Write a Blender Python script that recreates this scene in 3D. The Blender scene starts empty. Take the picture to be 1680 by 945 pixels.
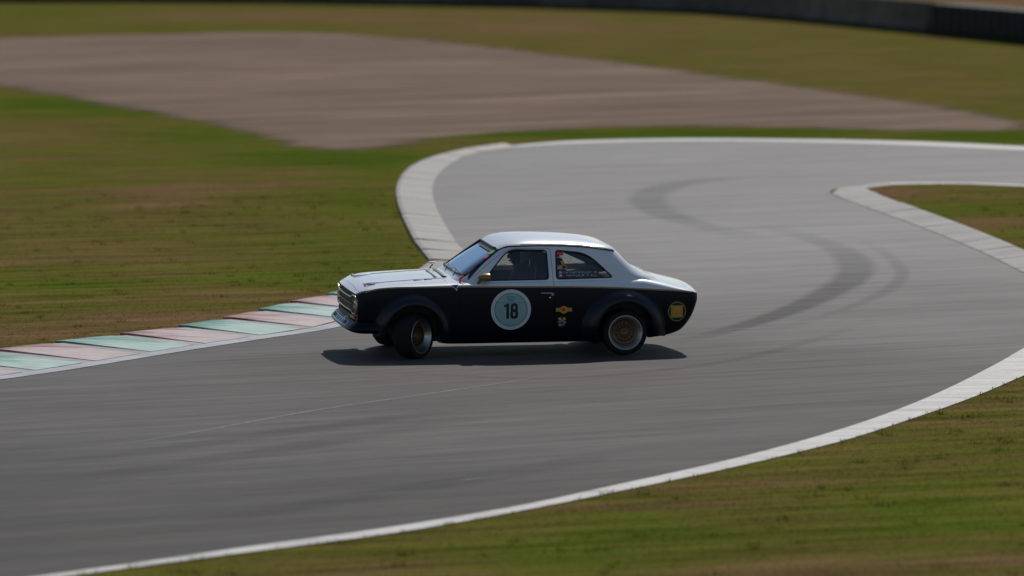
import bpy, bmesh, math, random
import numpy as np
from mathutils import Vector, Matrix
from mathutils.geometry import tessellate_polygon

random.seed(7); rng = np.random.default_rng(7)
R = math.radians
scene = bpy.context.scene
C = scene.collection

# ------------------------------------------------------------------ camera
FPX = 8140.0                      # focal length in photo pixels (1680 wide)
CAM_H = 5.62
PITCH = R(5.0)
cam = bpy.data.cameras.new('camera'); camo = bpy.data.objects.new('camera', cam); C.objects.link(camo)
cam.sensor_width = 36.0; cam.lens = FPX / 1680 * 36.0
cam.clip_start = 1.0; cam.clip_end = 6000
camo.location = (0, 0, CAM_H); camo.rotation_euler = (R(90) - PITCH, 0, 0)
cam.dof.use_dof = True; cam.dof.focus_distance = 55.4; cam.dof.aperture_fstop = 1.3
scene.camera = camo

# ------------------------------------------------------------------ sky, sun, exposure
SUN_EL, SUN_AZ = R(46), R(13)     # sun stands behind the car, a little to the right
world = bpy.data.worlds.new('World'); scene.world = world; world.use_nodes = True
wn = world.node_tree.nodes; wl = world.node_tree.links
sky = wn.new('ShaderNodeTexSky'); sky.sky_type = 'NISHITA'; sky.sun_disc = False
sky.sun_elevation = SUN_EL; sky.sun_rotation = SUN_AZ
sky.air_density = 1.0; sky.dust_density = 0.4; sky.ozone_density = 1.0
wn['Background'].inputs['Strength'].default_value = 0.075
wl.new(sky.outputs[0], wn['Background'].inputs[0])
sun = bpy.data.lights.new('sun', 'SUN'); suno = bpy.data.objects.new('sun', sun); C.objects.link(suno)
sun.energy = 3.2; sun.angle = R(0.7); sun.color = (1.0, 0.95, 0.88)
sd = Vector((math.sin(SUN_AZ) * math.cos(SUN_EL), math.cos(SUN_AZ) * math.cos(SUN_EL), math.sin(SUN_EL)))
suno.rotation_euler = sd.to_track_quat('Z', 'Y').to_euler()
suno.location = (20, 120, 120)
vs = scene.view_settings
vs.view_transform = 'Standard'; vs.look = 'None'; vs.exposure = -0.08; vs.gamma = 1.0; vs.use_curve_mapping = False

# ------------------------------------------------------------------ pixel <-> ground
def px(u, v, z=0.0):
    dx, dy = (u - 840) / FPX, -(v - 472.5) / FPX
    d = np.array([dx, math.cos(PITCH) + dy * math.sin(PITCH), -math.sin(PITCH) + dy * math.cos(PITCH)])
    t = (z - CAM_H) / d[2]
    return (d[0] * t, d[1] * t)
def to_px(x, y, z=0.0):
    zz = z - CAM_H
    dep = y * math.cos(PITCH) - zz * math.sin(PITCH)
    up = y * math.sin(PITCH) + zz * math.cos(PITCH)
    return 840 + FPX * x / dep, 472.5 - FPX * up / dep
def G(pts):
    out = []
    for p in pts:
        out.append((p[1], p[2]) if p[0] == 'g' else px(*p))
    return out
def extend(pts, start=0.0, end=0.0):
    pts = list(pts)
    def far(a, b, L):
        d = np.array(b) - np.array(a); d = d / np.linalg.norm(d); return tuple(np.array(b) + d * L)
    if start: pts.insert(0, far(pts[1], pts[0], start))
    if end: pts.append(far(pts[-2], pts[-1], end))
    return pts
def resample(pts, n=None, step=None, smooth=True):
    P = np.array(pts, float)
    if smooth and len(P) > 2:
        Q = []
        ext = np.vstack([2 * P[0] - P[1], P, 2 * P[-1] - P[-2]])
        for i in range(1, len(ext) - 2):
            p0, p1, p2, p3 = ext[i - 1:i + 3]
            d01, d12, d23 = [max(np.linalg.norm(b - a) ** .5, 1e-4) for a, b in ((p0, p1), (p1, p2), (p2, p3))]
            m1 = (p2 - p1) + d12 * ((p1 - p0) / d01 - (p2 - p0) / (d01 + d12))
            m2 = (p2 - p1) + d12 * ((p3 - p2) / d23 - (p3 - p1) / (d12 + d23))
            for t in np.linspace(0, 1, 12, endpoint=False):
                Q.append((2 * t**3 - 3 * t**2 + 1) * p1 + (t**3 - 2 * t**2 + t) * m1 + (-2 * t**3 + 3 * t**2) * p2 + (t**3 - t**2) * m2)
        Q.append(P[-1]); P = np.array(Q)
    s = np.concatenate([[0], np.cumsum(np.linalg.norm(np.diff(P, axis=0), axis=1))])
    if n is None: n = max(2, int(s[-1] / step) + 1)
    tt = np.linspace(0, s[-1], n)
    return np.stack([np.interp(tt, s, P[:, k]) for k in range(P.shape[1])], 1)
def inside(poly, X, Y):
    poly = np.asarray(poly); res = np.zeros(X.shape, bool); j = len(poly) - 1
    for i in range(len(poly)):
        xi, yi = poly[i]; xj, yj = poly[j]
        if yi != yj:
            c = ((yi > Y) != (yj > Y)) & (X < (xj - xi) * (Y - yi) / (yj - yi) + xi)
            res ^= c
        j = i
    return res

# ------------------------------------------------------------------ object helpers
def tag(o, label=None, cat=None, group=None, kind=None):
    if label: o['label'] = label
    if cat: o['category'] = cat
    if group: o['group'] = group
    if kind: o['kind'] = kind
    return o
def mesh_from(verts, faces, name='m'):
    me = bpy.data.meshes.new(name); me.from_pydata([tuple(map(float, v)) for v in verts], [], [tuple(f) for f in faces]); me.update(); return me
def put(name, me, mats=None, parent=None, smooth=None):
    if isinstance(me, bmesh.types.BMesh):
        m2 = bpy.data.meshes.new(name); me.to_mesh(m2); me.free(); me = m2
    o = bpy.data.objects.new(name, me); C.objects.link(o)
    if mats is not None:
        for m in (mats if isinstance(mats, (list, tuple)) else [mats]): me.materials.append(m)
    if parent: o.parent = parent
    if smooth is not None and len(me.polygons):
        me.polygons.foreach_set('use_smooth', [True] * len(me.polygons))
        me.set_sharp_from_angle(angle=R(smooth))
    return o
def empty(name, loc=(0, 0, 0), rz=0, parent=None):
    o = bpy.data.objects.new(name, None); C.objects.link(o); o.location = loc; o.rotation_euler = (0, 0, rz)
    o.empty_display_size = .2
    if parent: o.parent = parent
    return o
def box(cx, cy, cz, sx, sy, sz, bev=0.0, rot=None):
    bm = bmesh.new(); bmesh.ops.create_cube(bm, size=1)
    bmesh.ops.scale(bm, verts=bm.verts, vec=(sx, sy, sz))
    if bev: bmesh.ops.bevel(bm, geom=bm.edges[:], offset=bev, segments=2, affect='EDGES', profile=.5)
    if rot: bmesh.ops.transform(bm, matrix=rot, verts=bm.verts)
    bmesh.ops.translate(bm, verts=bm.verts, vec=(cx, cy, cz)); return bm
def merge(*bms):
    out = bmesh.new()
    for b in bms:
        t = bpy.data.meshes.new('t')
        if isinstance(b, bmesh.types.BMesh): b.to_mesh(t); b.free(); out.from_mesh(t); bpy.data.meshes.remove(t)
        else: out.from_mesh(b)
    return out
def tube(path, r, n=8, closed=False):
    P = [Vector(p) for p in path]; bm = bmesh.new(); rings = []
    N = len(P); up = Vector((0, 0, 1)); prev = None
    for i in range(N):
        a = P[(i - 1) % N] if (closed or i > 0) else P[i]
        b = P[(i + 1) % N] if (closed or i < N - 1) else P[i]
        t = (b - a).normalized()
        if prev is None:
            q = t.cross(up if abs(t.z) < .9 else Vector((1, 0, 0))).normalized()
        else:
            q = (prev - t * prev.dot(t)).normalized()
        prev = q; w = t.cross(q); rr = r[i] if isinstance(r, (list, tuple)) else r
        rings.append([bm.verts.new(P[i] + (q * math.cos(k * 2 * math.pi / n) + w * math.sin(k * 2 * math.pi / n)) * rr) for k in range(n)])
    for i in range(N if closed else N - 1):
        A, B = rings[i], rings[(i + 1) % N]
        for k in range(n): bm.faces.new((A[k], A[(k + 1) % n], B[(k + 1) % n], B[k]))
    if not closed:
        bm.faces.new(rings[0][::-1]); bm.faces.new(rings[-1])
    bmesh.ops.recalc_face_normals(bm, faces=bm.faces); return bm
def lathe(prof, n=40, axis='y', closed=True):
    """prof: (radius, along-axis) points, revolved about the y axis"""
    bm = bmesh.new(); rings = []
    for k in range(n):
        a = 2 * math.pi * k / n
        rings.append([bm.verts.new((r * math.cos(a), y, r * math.sin(a))) for r, y in prof])
    m = len(prof)
    for k in range(n):
        A, B = rings[k], rings[(k + 1) % n]
        for j in range(m if closed else m - 1):
            bm.faces.new((A[j], A[(j + 1) % m], B[(j + 1) % m], B[j]))
    bmesh.ops.remove_doubles(bm, verts=bm.verts, dist=1e-5)
    bmesh.ops.recalc_face_normals(bm, faces=bm.faces); return bm
def loft(rings, cap=True, closed=True):
    bm = bmesh.new(); V = [[bm.verts.new(tuple(map(float, p))) for p in r] for r in rings]; n = len(V[0])
    for A, B in zip(V, V[1:]):
        for k in range(n if closed else n - 1):
            bm.faces.new((A[k], A[(k + 1) % n], B[(k + 1) % n], B[k]))
    if cap: bm.faces.new(V[0][::-1]); bm.faces.new(V[-1])
    bmesh.ops.recalc_face_normals(bm, faces=bm.faces); return bm
def prism(poly, plane, a, b):
    f = {'xz': lambda p, t: (p[0], t, p[1]), 'yz': lambda p, t: (t, p[0], p[1]), 'xy': lambda p, t: (p[0], p[1], t)}[plane]
    return loft([[f(p, a) for p in poly], [f(p, b) for p in poly]])
def round_poly(pts, r, n=6):
    out = []; N = len(pts); rs = r if isinstance(r, (list, tuple)) else [r] * N
    for i in range(N):
        p = Vector(pts[i]); a = (Vector(pts[i - 1]) - p); b = (Vector(pts[(i + 1) % N]) - p)
        rr = min(rs[i], a.length * .48, b.length * .48)
        s, e = p + a.normalized() * rr, p + b.normalized() * rr
        for k in range(n + 1):
            t = k / n; out.append(tuple((1 - t)**2 * s + 2 * t * (1 - t) * p + t * t * e))
    return out
def boolop(a, b, op):
    """a, b: bmesh (consumed) -> bmesh"""
    ma, mb = bpy.data.meshes.new('ba'), bpy.data.meshes.new('bb')
    a.to_mesh(ma); b.to_mesh(mb); a.free(); b.free()
    oa, ob = bpy.data.objects.new('ba', ma), bpy.data.objects.new('bb', mb)
    C.objects.link(oa); C.objects.link(ob)
    m = oa.modifiers.new('b', 'BOOLEAN'); m.operation = op; m.object = ob; m.solver = 'EXACT'
    dg = bpy.context.evaluated_depsgraph_get(); dg.update()
    me = bpy.data.meshes.new_from_object(oa.evaluated_get(dg))
    bm = bmesh.new(); bm.from_mesh(me)
    for o in (oa, ob): bpy.data.objects.remove(o)
    for x in (ma, mb, me): bpy.data.meshes.remove(x)
    return bm

# ------------------------------------------------------------------ materials
def newmat(name):
    m = bpy.data.materials.new(name); m.use_nodes = True
    return m, m.node_tree.nodes, m.node_tree.links, m.node_tree.nodes['Principled BSDF']
def N(nodes, t, **kw):
    n = nodes.new('ShaderNode' + t)
    for k, v in kw.items():
        if k.startswith('i_'): n.inputs[k[2:]].default_value = v
        else: setattr(n, k, v)
    return n
def noise(nodes, links, scale, detail=4, rough=.55, sc=(1, 1, 1), rot=0.0, coord='Position'):
    if coord == 'Position': src = nodes.new('ShaderNodeNewGeometry').outputs['Position']
    else: src = nodes.new('ShaderNodeTexCoord').outputs[coord]
    mp = nodes.new('ShaderNodeMapping'); mp.inputs['Scale'].default_value = sc
    if rot:      # turn first, then stretch, so the grain runs along that heading
        m0 = nodes.new('ShaderNodeMapping'); m0.inputs['Rotation'].default_value = (0, 0, -rot); links.new(src, m0.inputs['Vector']); src = m0.outputs[0]
    links.new(src, mp.inputs['Vector'])
    nz = nodes.new('ShaderNodeTexNoise'); nz.inputs['Scale'].default_value = scale; nz.inputs['Detail'].default_value = detail; nz.inputs['Roughness'].default_value = rough
    links.new(mp.outputs[0], nz.inputs['Vector']); return nz.outputs['Fac']
def ramp(nodes, links, fac, stops):
    r = nodes.new('ShaderNodeValToRGB'); e = r.color_ramp.elements
    while len(e) < len(stops): e.new(.5)
    for k, (p, c) in enumerate(stops):
        e[k].position = p; e[k].color = (c, c, c, 1) if isinstance(c, (int, float)) else (*c, 1)
    links.new(fac, r.inputs[0]); return r.outputs[0]
def mix(nodes, links, a, b, fac, mode='MIX'):
    m = nodes.new('ShaderNodeMix'); m.data_type = 'RGBA'; m.blend_type = mode
    for s, v in ((m.inputs[0], fac), (m.inputs[6], a), (m.inputs[7], b)):
        if hasattr(v, 'links') or hasattr(v, 'is_linked'): links.new(v, s)
        elif isinstance(v, (int, float)): s.default_value = v
        else: s.default_value = (*v, 1)
    return m.outputs[2]
def mathn(nodes, links, op, a, b=0.0, clamp=False):
    m = nodes.new('ShaderNodeMath'); m.operation = op; m.use_clamp = clamp
    for s, v in ((m.inputs[0], a), (m.inputs[1], b)):
        if isinstance(v, (int, float)): s.default_value = v
        else: links.new(v, s)
    return m.outputs[0]
def bump(nodes, links, bsdf, h, strength=.3, dist=.01):
    b = nodes.new('ShaderNodeBump'); b.inputs['Strength'].default_value = strength; b.inputs['Distance'].default_value = dist
    links.new(h, b.inputs['Height']); links.new(b.outputs[0], bsdf.inputs['Normal'])
def plain(name, col, rough=.5, metal=0.0, coat=0.0, var=.12, scale=6.0, spec=.5):
    m, n, l, b = newmat(name)
    nz = noise(n, l, scale, 4, coord='Object')
    k = ramp(n, l, nz, [(.3, 1 - var), (.7, 1 + var)])
    l.new(mix(n, l, col, k, 1.0, 'MULTIPLY'), b.inputs['Base Color'])
    b.inputs['Roughness'].default_value = rough; b.inputs['Metallic'].default_value = metal
    b.inputs['Coat Weight'].default_value = coat; b.inputs['Coat Roughness'].default_value = .05
    b.inputs['Specular IOR Level'].default_value = spec
    return m

def turf_colour(n, l):
    at = N(n, 'Attribute', attribute_name='green').outputs['Fac']
    big = noise(n, l, 1.0, 5, .6, sc=(.10, .3, 0), rot=R(15))
    mid = noise(n, l, 1.0, 5, .62, sc=(.20, 1.5, 0), rot=R(20))
    fine = noise(n, l, 1.0, 4, .6, sc=(.5, 5, 0), rot=R(20))
    blot = noise(n, l, 1.0, 3, .55, sc=(.32, .75, 0), rot=R(12))
    s = mathn(n, l, 'ADD', at, mathn(n, l, 'MULTIPLY', mathn(n, l, 'SUBTRACT', big, .5), 1.9))
    s = mathn(n, l, 'ADD', s, mathn(n, l, 'MULTIPLY', mathn(n, l, 'SUBTRACT', mid, .5), 2.2))
    s = mathn(n, l, 'ADD', s, mathn(n, l, 'MULTIPLY', mathn(n, l, 'SUBTRACT', fine, .5), 1.3))
    s = mathn(n, l, 'ADD', s, mathn(n, l, 'MULTIPLY', mathn(n, l, 'SUBTRACT', blot, .5), 1.7))
    s = mathn(n, l, 'ADD', mathn(n, l, 'MULTIPLY', s, .5), .51, True)
    base = ramp(n, l, s, [(.0, (.172, .104, .054)), (.28, (.138, .100, .037)), (.5, (.114, .102, .024)), (.72, (.098, .108, .018)), (1.0, (.064, .096, .012))])
    tint = ramp(n, l, noise(n, l, 1.0, 5, .65, sc=(.35, 3.6, 0), rot=R(20)), [(.32, .62), (.68, 1.38)])
    return mix(n, l, base, tint, 1.0, 'MULTIPLY')
M = {}
m, n, l, b = newmat('turf'); M['turf'] = m
l.new(turf_colour(n, l), b.inputs['Base Color']); b.inputs['Roughness'].default_value = 1.0; b.inputs['Specular IOR Level'].default_value = 0.0
bump(n, l, b, noise(n, l, 1.0, 5, .7, sc=(5, 22, 1), rot=R(20)), .3, .02)
m, n, l, b = newmat('grass_blade'); M['blade'] = m
hue = ramp(n, l, noise(n, l, 9.0, 2), [(.3, .75), (.7, 1.35)])
colb = mix(n, l, turf_colour(n, l), hue, 1.0, 'MULTIPLY')
n.remove(b); df = N(n, 'BsdfDiffuse'); tl = N(n, 'BsdfTranslucent'); ms = N(n, 'MixShader'); ms.inputs[0].default_value = .5
for q_ in (df, tl): l.new(mix(n, l, colb, (1.25, 1.25, 1.1), 1.0, 'MULTIPLY'), q_.inputs[0])
l.new(df.outputs[0], ms.inputs[1]); l.new(tl.outputs[0], ms.inputs[2]); l.new(ms.outputs[0], n['Material Output'].inputs[0])
m, n, l, b = newmat('long_grass'); M['longgrass'] = m
l.new(ramp(n, l, noise(n, l, 2.0, 3), [(.3, (.018, .034, .008)), (.7, (.045, .06, .014))]), b.inputs['Base Color']); b.inputs['Roughness'].default_value = .8

m, n, l, b = newmat('asphalt'); M['asphalt'] = m
big = noise(n, l, 1.0, 4, .55, sc=(.10, .07, 0), rot=R(20))
lane = noise(n, l, 1.0, 5, .6, sc=(.10, .9, 0), rot=R(30))
fine = noise(n, l, 1.0, 5, .7, sc=(.6, 7, 0), rot=R(27))
agg = noise(n, l, 55.0, 4, .7)
c = ramp(n, l, big, [(.3, (.085, .076, .069)), (.7, (.106, .097, .089))])
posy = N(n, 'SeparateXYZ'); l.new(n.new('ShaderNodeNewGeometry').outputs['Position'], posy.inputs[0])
far_sheen = mathn(n, l, 'ADD', posy.outputs[1], mathn(n, l, 'MULTIPLY', mathn(n, l, 'SUBTRACT', noise(n, l, 1.0, 3, .5, sc=(.12, .1, 0)), .5), 26.0))
far_sheen = mathn(n, l, 'DIVIDE', mathn(n, l, 'SUBTRACT', far_sheen, 42.0), 42.0, True)
c = mix(n, l, c, ramp(n, l, far_sheen, [(.0, (.70, .69, .68)), (.3, (.92, .91, .90)), (.7, (1.52, 1.56, 1.58)), (1.0, (1.42, 1.46, 1.48))]), 1.0, 'MULTIPLY')  # sheen of the far road put into the base colour, paler and cooler
c = mix(n, l, c, ramp(n, l, lane, [(.32, .70), (.5, 1.0), (.70, 1.22)]), 1.0, 'MULTIPLY')
c = mix(n, l, c, ramp(n, l, fine, [(.33, .74), (.67, 1.26)]), 1.0, 'MULTIPLY')
c = mix(n, l, c, ramp(n, l, noise(n, l, 1.0, 4, .65, sc=(.2, 2.4, 0), rot=R(27)), [(.34, .78), (.66, 1.22)]), 1.0, 'MULTIPLY')
c = mix(n, l, c, ramp(n, l, agg, [(.3, .85), (.7, 1.15)]), 1.0, 'MULTIPLY')
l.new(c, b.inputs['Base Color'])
rr = ramp(n, l, lane, [(.3, .66), (.7, .80)]); l.new(rr, b.inputs['Roughness']); l.new(ramp(n, l, far_sheen, [(.0, .10), (.35, .18), (.75, .42), (1.0, .42)]), b.inputs['Specular IOR Level'])
b.inputs['Specular IOR Level'].default_value = .34
bump(n, l, b, agg, .35, .006)

m, n, l, b = newmat('gravel'); M['gravel'] = m
rake = noise(n, l, 1.0, 5, .65, sc=(.03, .5, 0), rot=R(34))
rake2 = noise(n, l, 1.0, 4, .7, sc=(.10, 1.3, 0), rot=R(34))
c = ramp(n, l, noise(n, l, .12, 4), [(.3, (.152, .098, .064)), (.7, (.192, .128, .086))])
c = mix(n, l, c, ramp(n, l, rake, [(.34, .86), (.66, 1.12)]), 1.0, 'MULTIPLY')
c = mix(n, l, c, ramp(n, l, rake2, [(.38, .55), (.62, 1.42)]), 1.0, 'MULTIPLY')
l.new(c, b.inputs['Base Color']); b.inputs['Roughness'].default_value = .95; b.inputs['Specular IOR Level'].default_value = .1
bump(n, l, b, rake2, .5, .10)
cv = N(n, 'Attribute', attribute_name='cover').outputs['Fac']
en = noise(n, l, 1.0, 5, .7, sc=(.25, 1.6, 0), rot=R(20))
ea = mathn(n, l, 'ADD', cv, mathn(n, l, 'MULTIPLY', mathn(n, l, 'SUBTRACT', en, .5), 1.4))
l.new(ramp(n, l, ea, [(.40, 0.0), (.60, 1.0)]), b.inputs['Alpha'])

def painted(name, col, worn, lo=.35, hi=.62, rough=.6, sc=(.5, 4, 0)):
    m, n, l, b = newmat(name)
    f = ramp(n, l, noise(n, l, 1.0, 6, .7, sc=sc, rot=R(5)), [(lo, 1.0), (hi, 0.0)])
    g = ramp(n, l, noise(n, l, 14.0, 4), [(.3, .88), (.7, 1.08)])
    l.new(mix(n, l, mix(n, l, col, worn, f), g, 1.0, 'MULTIPLY'), b.inputs['Base Color']); b.inputs['Roughness'].default_value = rough
    b.inputs['Specular IOR Level'].default_value = .3
    return m
M['line'] = painted('line_paint', (.56, .54, .50), (.30, .28, .255), .3, .56)
M['edge'] = painted('faded_line', (.40, .42, .44), (.22, .215, .21), .3, .6)
M['kerbw'] = painted('kerb_concrete', (.33, .31, .28), (.19, .17, .14), .38, .66)
M['kerbr'] = painted('kerb_red', (.40, .10, .085), (.47, .40, .38), .38, .62)
M['kerbg'] = painted('kerb_green', (.08, .30, .23), (.44, .49, .45), .38, .62)
M['kerbshade'] = painted('kerb_groove_shade', (.40, .38, .36), (.20, .185, .175), .40, .62)  # worn grey with the groove's shade put into the colour
def kerbpaint(name, strong, pale):
    m, n, l, b = newmat(name)
    at = N(n, 'Attribute', attribute_name='back').outputs['Fac']
    nz = noise(n, l, 1.0, 6, .7, sc=(.6, 3, 0), rot=R(8))
    f = mathn(n, l, 'ADD', at, mathn(n, l, 'MULTIPLY', mathn(n, l, 'SUBTRACT', nz, .5), 2.6))
    c_ = mix(n, l, pale, strong, ramp(n, l, mathn(n, l, 'MULTIPLY', f, .7), [(.34, .10), (.74, .95)]))
    g_ = ramp(n, l, noise(n, l, 1.0, 5, .7, sc=(2.5, 9, 0), rot=R(8)), [(.33, .72), (.67, 1.14)])
    l.new(mix(n, l, c_, g_, 1.0, 'MULTIPLY'), b.inputs['Base Color']); b.inputs['Roughness'].default_value = .7; b.inputs['Specular IOR Level'].default_value = .25
    return m
M['kerbr'] = kerbpaint('kerb_red', (.24, .045, .04), (.54, .45, .44))
M['kerbg'] = kerbpaint('kerb_green', (.03, .20, .15), (.44, .57, .52))
M['concrete'] = painted('barrier_concrete', (.11, .092, .075), (.06, .05, .04), .35, .65, .85, (.6, .6, 1.4))
M['concrete2'] = painted('barrier_concrete_pale', (.15, .13, .105), (.085, .07, .058), .35, .65, .85, (.6, .6, 1.4))
M['rubber_wall'] = plain('old_rubber', (.016, .015, .015), .75, var=.3, scale=3)
def fading(name, col, amount, lo=.36, hi=.62, sc=(.6, 7, 0)):
    """thin film on the road, fading at its edges (UV.y) and ends (attribute)"""
    m, n, l, b = newmat(name)
    at = N(n, 'Attribute', attribute_name='cover').outputs['Fac']
    f = ramp(n, l, noise(n, l, 1.0, 5, .7, sc=sc, rot=R(5)), [(lo, .45), (hi, 1.0)])
    l.new(mathn(n, l, 'MULTIPLY', mathn(n, l, 'MULTIPLY', at, f), amount), b.inputs['Alpha'])
    b.inputs['Base Color'].default_value = (*col, 1); b.inputs['Roughness'].default_value = .85; b.inputs['Specular IOR Level'].default_value = .1
    return m
M['skid'] = fading('rubber_film', (.03, .028, .028), .32)
M['skid2'] = fading('rubber_film_faint', (.03, .028, .028), .13)
M['skid3'] = fading('rubber_film_far', (.03, .028, .028), .17)
M['chalk'] = fading('scratch_film', (.5, .5, .49), .5, .42, .6)

# ------------------------------------------------------------------ the circuit, traced onto the ground plane
L = G([(0, 624), (111, 608), (295, 578), (424, 558), (553, 538), ('g', -1.3, 62), ('g', -.78, 65), ('g', -.58, 68.3), (750, 401), (736, 379), (720, 351), (710, 323), (711, 301),
       (725, 281), (748, 264), (773, 253.5), (804, 247), (868, 240), (938, 236), (1100, 232), (1260, 232.5), (1400, 235.5), (1540, 240.5), (1680, 247)])
L = extend(L, 14, 40)
L_out = G([(0, 582), (111, 567), (196, 557), (273, 547), (343, 535), (406, 521), (494, 499), (546, 489), ('g', -1.62, 66), (700, 441), (680, 401), (661, 362), (651, 331), (651, 309),
           (666, 284), (694, 267), (736, 254.5), (770, 248), (804, 243), (868, 236.6), (938, 231.5), (1100, 227.6), (1260, 228.2), (1400, 230), (1540, 234), (1680, 240.5)])
L_out = extend(L_out, 14, 40)
Rr = G([(1680, 303.5), (1557, 300), (1448, 300.6), (1394, 306), (1363, 313), (1368, 320.5), (1428, 343), (1486, 364), (1543, 386), (1617, 417), (1680, 448.6), ('g', 7.15, 63.5), ('g', 7.1, 61), ('g', 6.7, 59),
        (1680, 572), (1640, 595), (1540, 645), (1440, 685), (1340, 717), (1190, 757), (1005, 798), (840, 833), (600, 872), (400, 899), (250, 921), (80, 944)])
Rr = extend(Rr, 40, 12)
R_out = G([(1680, 306.5), (1571, 302.2), (1448, 304), (1424, 307.5), (1418, 311), (1430, 317), (1457, 330), (1528, 356), (1600, 383), (1668, 412), (1690, 421), ('g', 7.75, 63.5), ('g', 7.6, 60.4), ('g', 7.05, 57.8),
           (1680, 617), (1590, 655), (1490, 690), (1390, 722), (1215, 765), (1040, 802), (840, 842), (650, 875), (425, 905), (250, 928), (130, 944)])
R_out = extend(R_out, 40, 12)
Ls = resample(L, step=.5); Rs = resample(Rr, step=.5)
Los = resample(L_out, step=.5); Ros = resample(R_out, step=.5)
paved = np.vstack([Los, Ros])
trap_top = G([(-420, 84), (-200, 71), (0, 62), (200, 57), (400, 53), (550, 55), (700, 65), (850, 83), (1000, 101), (1150, 121), (1300, 141), (1450, 162), (1600, 186), (1690, 203)])
trap_bot = G([(1680, 214), (1500, 214.5), (1300, 209), (1130, 206), (1000, 209), (850, 214), (720, 223), (640, 240), (560, 247), (490, 239), (430, 223), (350, 202), (250, 186), (150, 166), (80, 153), (0, 140), (-200, 118), (-420, 100)])
def wiggle(P, amp):
    P = np.array(P); n = len(P); k = rng.normal(0, 1, (n, 2)); k = (k + np.roll(k, 1, 0) + np.roll(k, -1, 0)) / 2
    return P + k * amp
trap = resample(trap_top + trap_bot, step=.6, smooth=False)

# -- ground sheet with how green the turf is at each spot
BLOBS = [  # px centre, px radii, greenness
    (150, 172, 230, 17, 1.2), (480, 255, 170, 16, 1.2), (330, 222, 120, 14, 1.0), (900, 220, 260, 8, 1.1), (1300, 217, 260, 8, 1.1), (1640, 222, 160, 12, 1.1), (620, 270, 60, 25, .7),
    (560, 420, 150, 45, .55), (100, 466, 90, 10, .8), (80, 520, 70, 10, .6), (590, 330, 70, 40, .5), (60, 300, 80, 15, .3), (430, 455, 120, 12, .4),
    (270, 332, 110, 20, -.9), (330, 480, 130, 12, -.5), (300, 525, 330, 22, -.65), (60, 400, 200, 30, -.3), (120, 235, 180, 18, -.35), (500, 500, 60, 12, -.6), (20, 560, 120, 18, -.6), (350, 300, 150, 15, -.2),
    (900, 905, 130, 30, .7), (1030, 862, 110, 18, .6), (1560, 830, 160, 30, .65), (1150, 890, 160, 20, .45), (1430, 770, 110, 22, .15), (1500, 860, 120, 18, .4),
    (1320, 935, 260, 22, -.75), (560, 930, 260, 20, -.45), (1640, 690, 120, 35, -.25), (1370, 745, 80, 10, -.5), (700, 890, 120, 10, -.2), (1650, 920, 100, 20, -.6), (1000, 935, 130, 15, .4),
    (1450, 316, 60, 10, -1.3), (1600, 341, 90, 10, .35), (1560, 375, 120, 14, -.5), (1660, 318, 50, 6, -.4),
    (480, 27, 260, 8, -.8), (900, 45, 320, 18, -.7), (60, 22, 140, 12, .4), (300, 48, 200, 5, .4), (760, 78, 150, 9, .2), (1100, 78, 260, 12, -.25), (1400, 110, 260, 22, -.25), (1600, 150, 160, 22, -.15), (1050, 32, 60, 6, .4),
    (1620, 4, 140, 9, -1.3)]
def greenness(X, Y):
    U, V = to_px(X, Y); g = np.full(X.shape, -.05)
    for cu, cv, ru, rv, k in BLOBS: g = g + 1.0 * k * np.exp(-((U - cu) / ru)**2 - ((V - cv) / rv)**2)
    return np.clip(g, -1.3, 1.3)
def axis(parts):
    return np.unique(np.concatenate([np.arange(a, b, s) for a, b, s in parts]))
gx = axis([(-2000, -200, 300), (-200, -30, 20), (-30, 30, .45), (30, 200, 20), (200, 2001, 300)])
gy = axis([(-300, 20, 40), (20, 110, .45), (110, 240, 1.0), (240, 500, 20), (500, 4001, 500)])
GX, GY = np.meshgrid(gx, gy); nx, ny = len(gx), len(gy)
idx = np.arange(nx * ny).reshape(ny, nx)
me = bpy.data.meshes.new('ground')
me.from_pydata(np.stack([GX.ravel(), GY.ravel(), np.zeros(nx * ny)], 1).tolist(), [], np.stack([idx[:-1, :-1], idx[:-1, 1:], idx[1:, 1:], idx[1:, :-1]], -1).reshape(-1, 4).tolist())
at = me.attributes.new('green', 'FLOAT', 'POINT'); at.data.foreach_set('value', greenness(GX, np.maximum(GY, 30)).ravel().astype(np.float32))
tag(put('ground', me, M['turf']), 'mown turf with green and dry brown patches', kind='structure')

def sheet(name, poly, z, mat, label, kind='structure'):
    P = [Vector((p[0], p[1], 0)) for p in poly]
    tri = tessellate_polygon([P])
    me = mesh_from([(p[0], p[1], z) for p in poly], tri, name)
    bm = bmesh.new(); bm.from_mesh(me); bmesh.ops.recalc_face_normals(bm, faces=bm.faces)
    for f in bm.faces:
        if f.normal.z < 0: f.normal_flip()
    bm.to_mesh(me); bm.free()
    return tag(put(name, me, mat), label, kind=kind)
sheet('road', np.vstack([Ls, Rs]), .004, M['asphalt'], 'grey asphalt race track bending through an S')
tx, ty = np.arange(-34, 22, .6), np.arange(88, 186, .6)
TX, TY = np.meshgrid(tx, ty); Q = np.stack([TX.ravel(), TY.ravel()], 1); best = np.full(len(Q), 1e9)
for a_, b_ in zip(trap, np.roll(trap, -1, 0)):
    e_ = b_ - a_; L2 = max(e_ @ e_, 1e-9); t_ = np.clip(((Q - a_) @ e_) / L2, 0, 1); best = np.minimum(best, np.linalg.norm(Q - a_ - t_[:, None] * e_, axis=1))
sdist = np.where(inside(trap, Q[:, 0], Q[:, 1]), best, -best); cover = np.clip(.5 + sdist / 2.4, -.6, 1.6)
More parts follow.
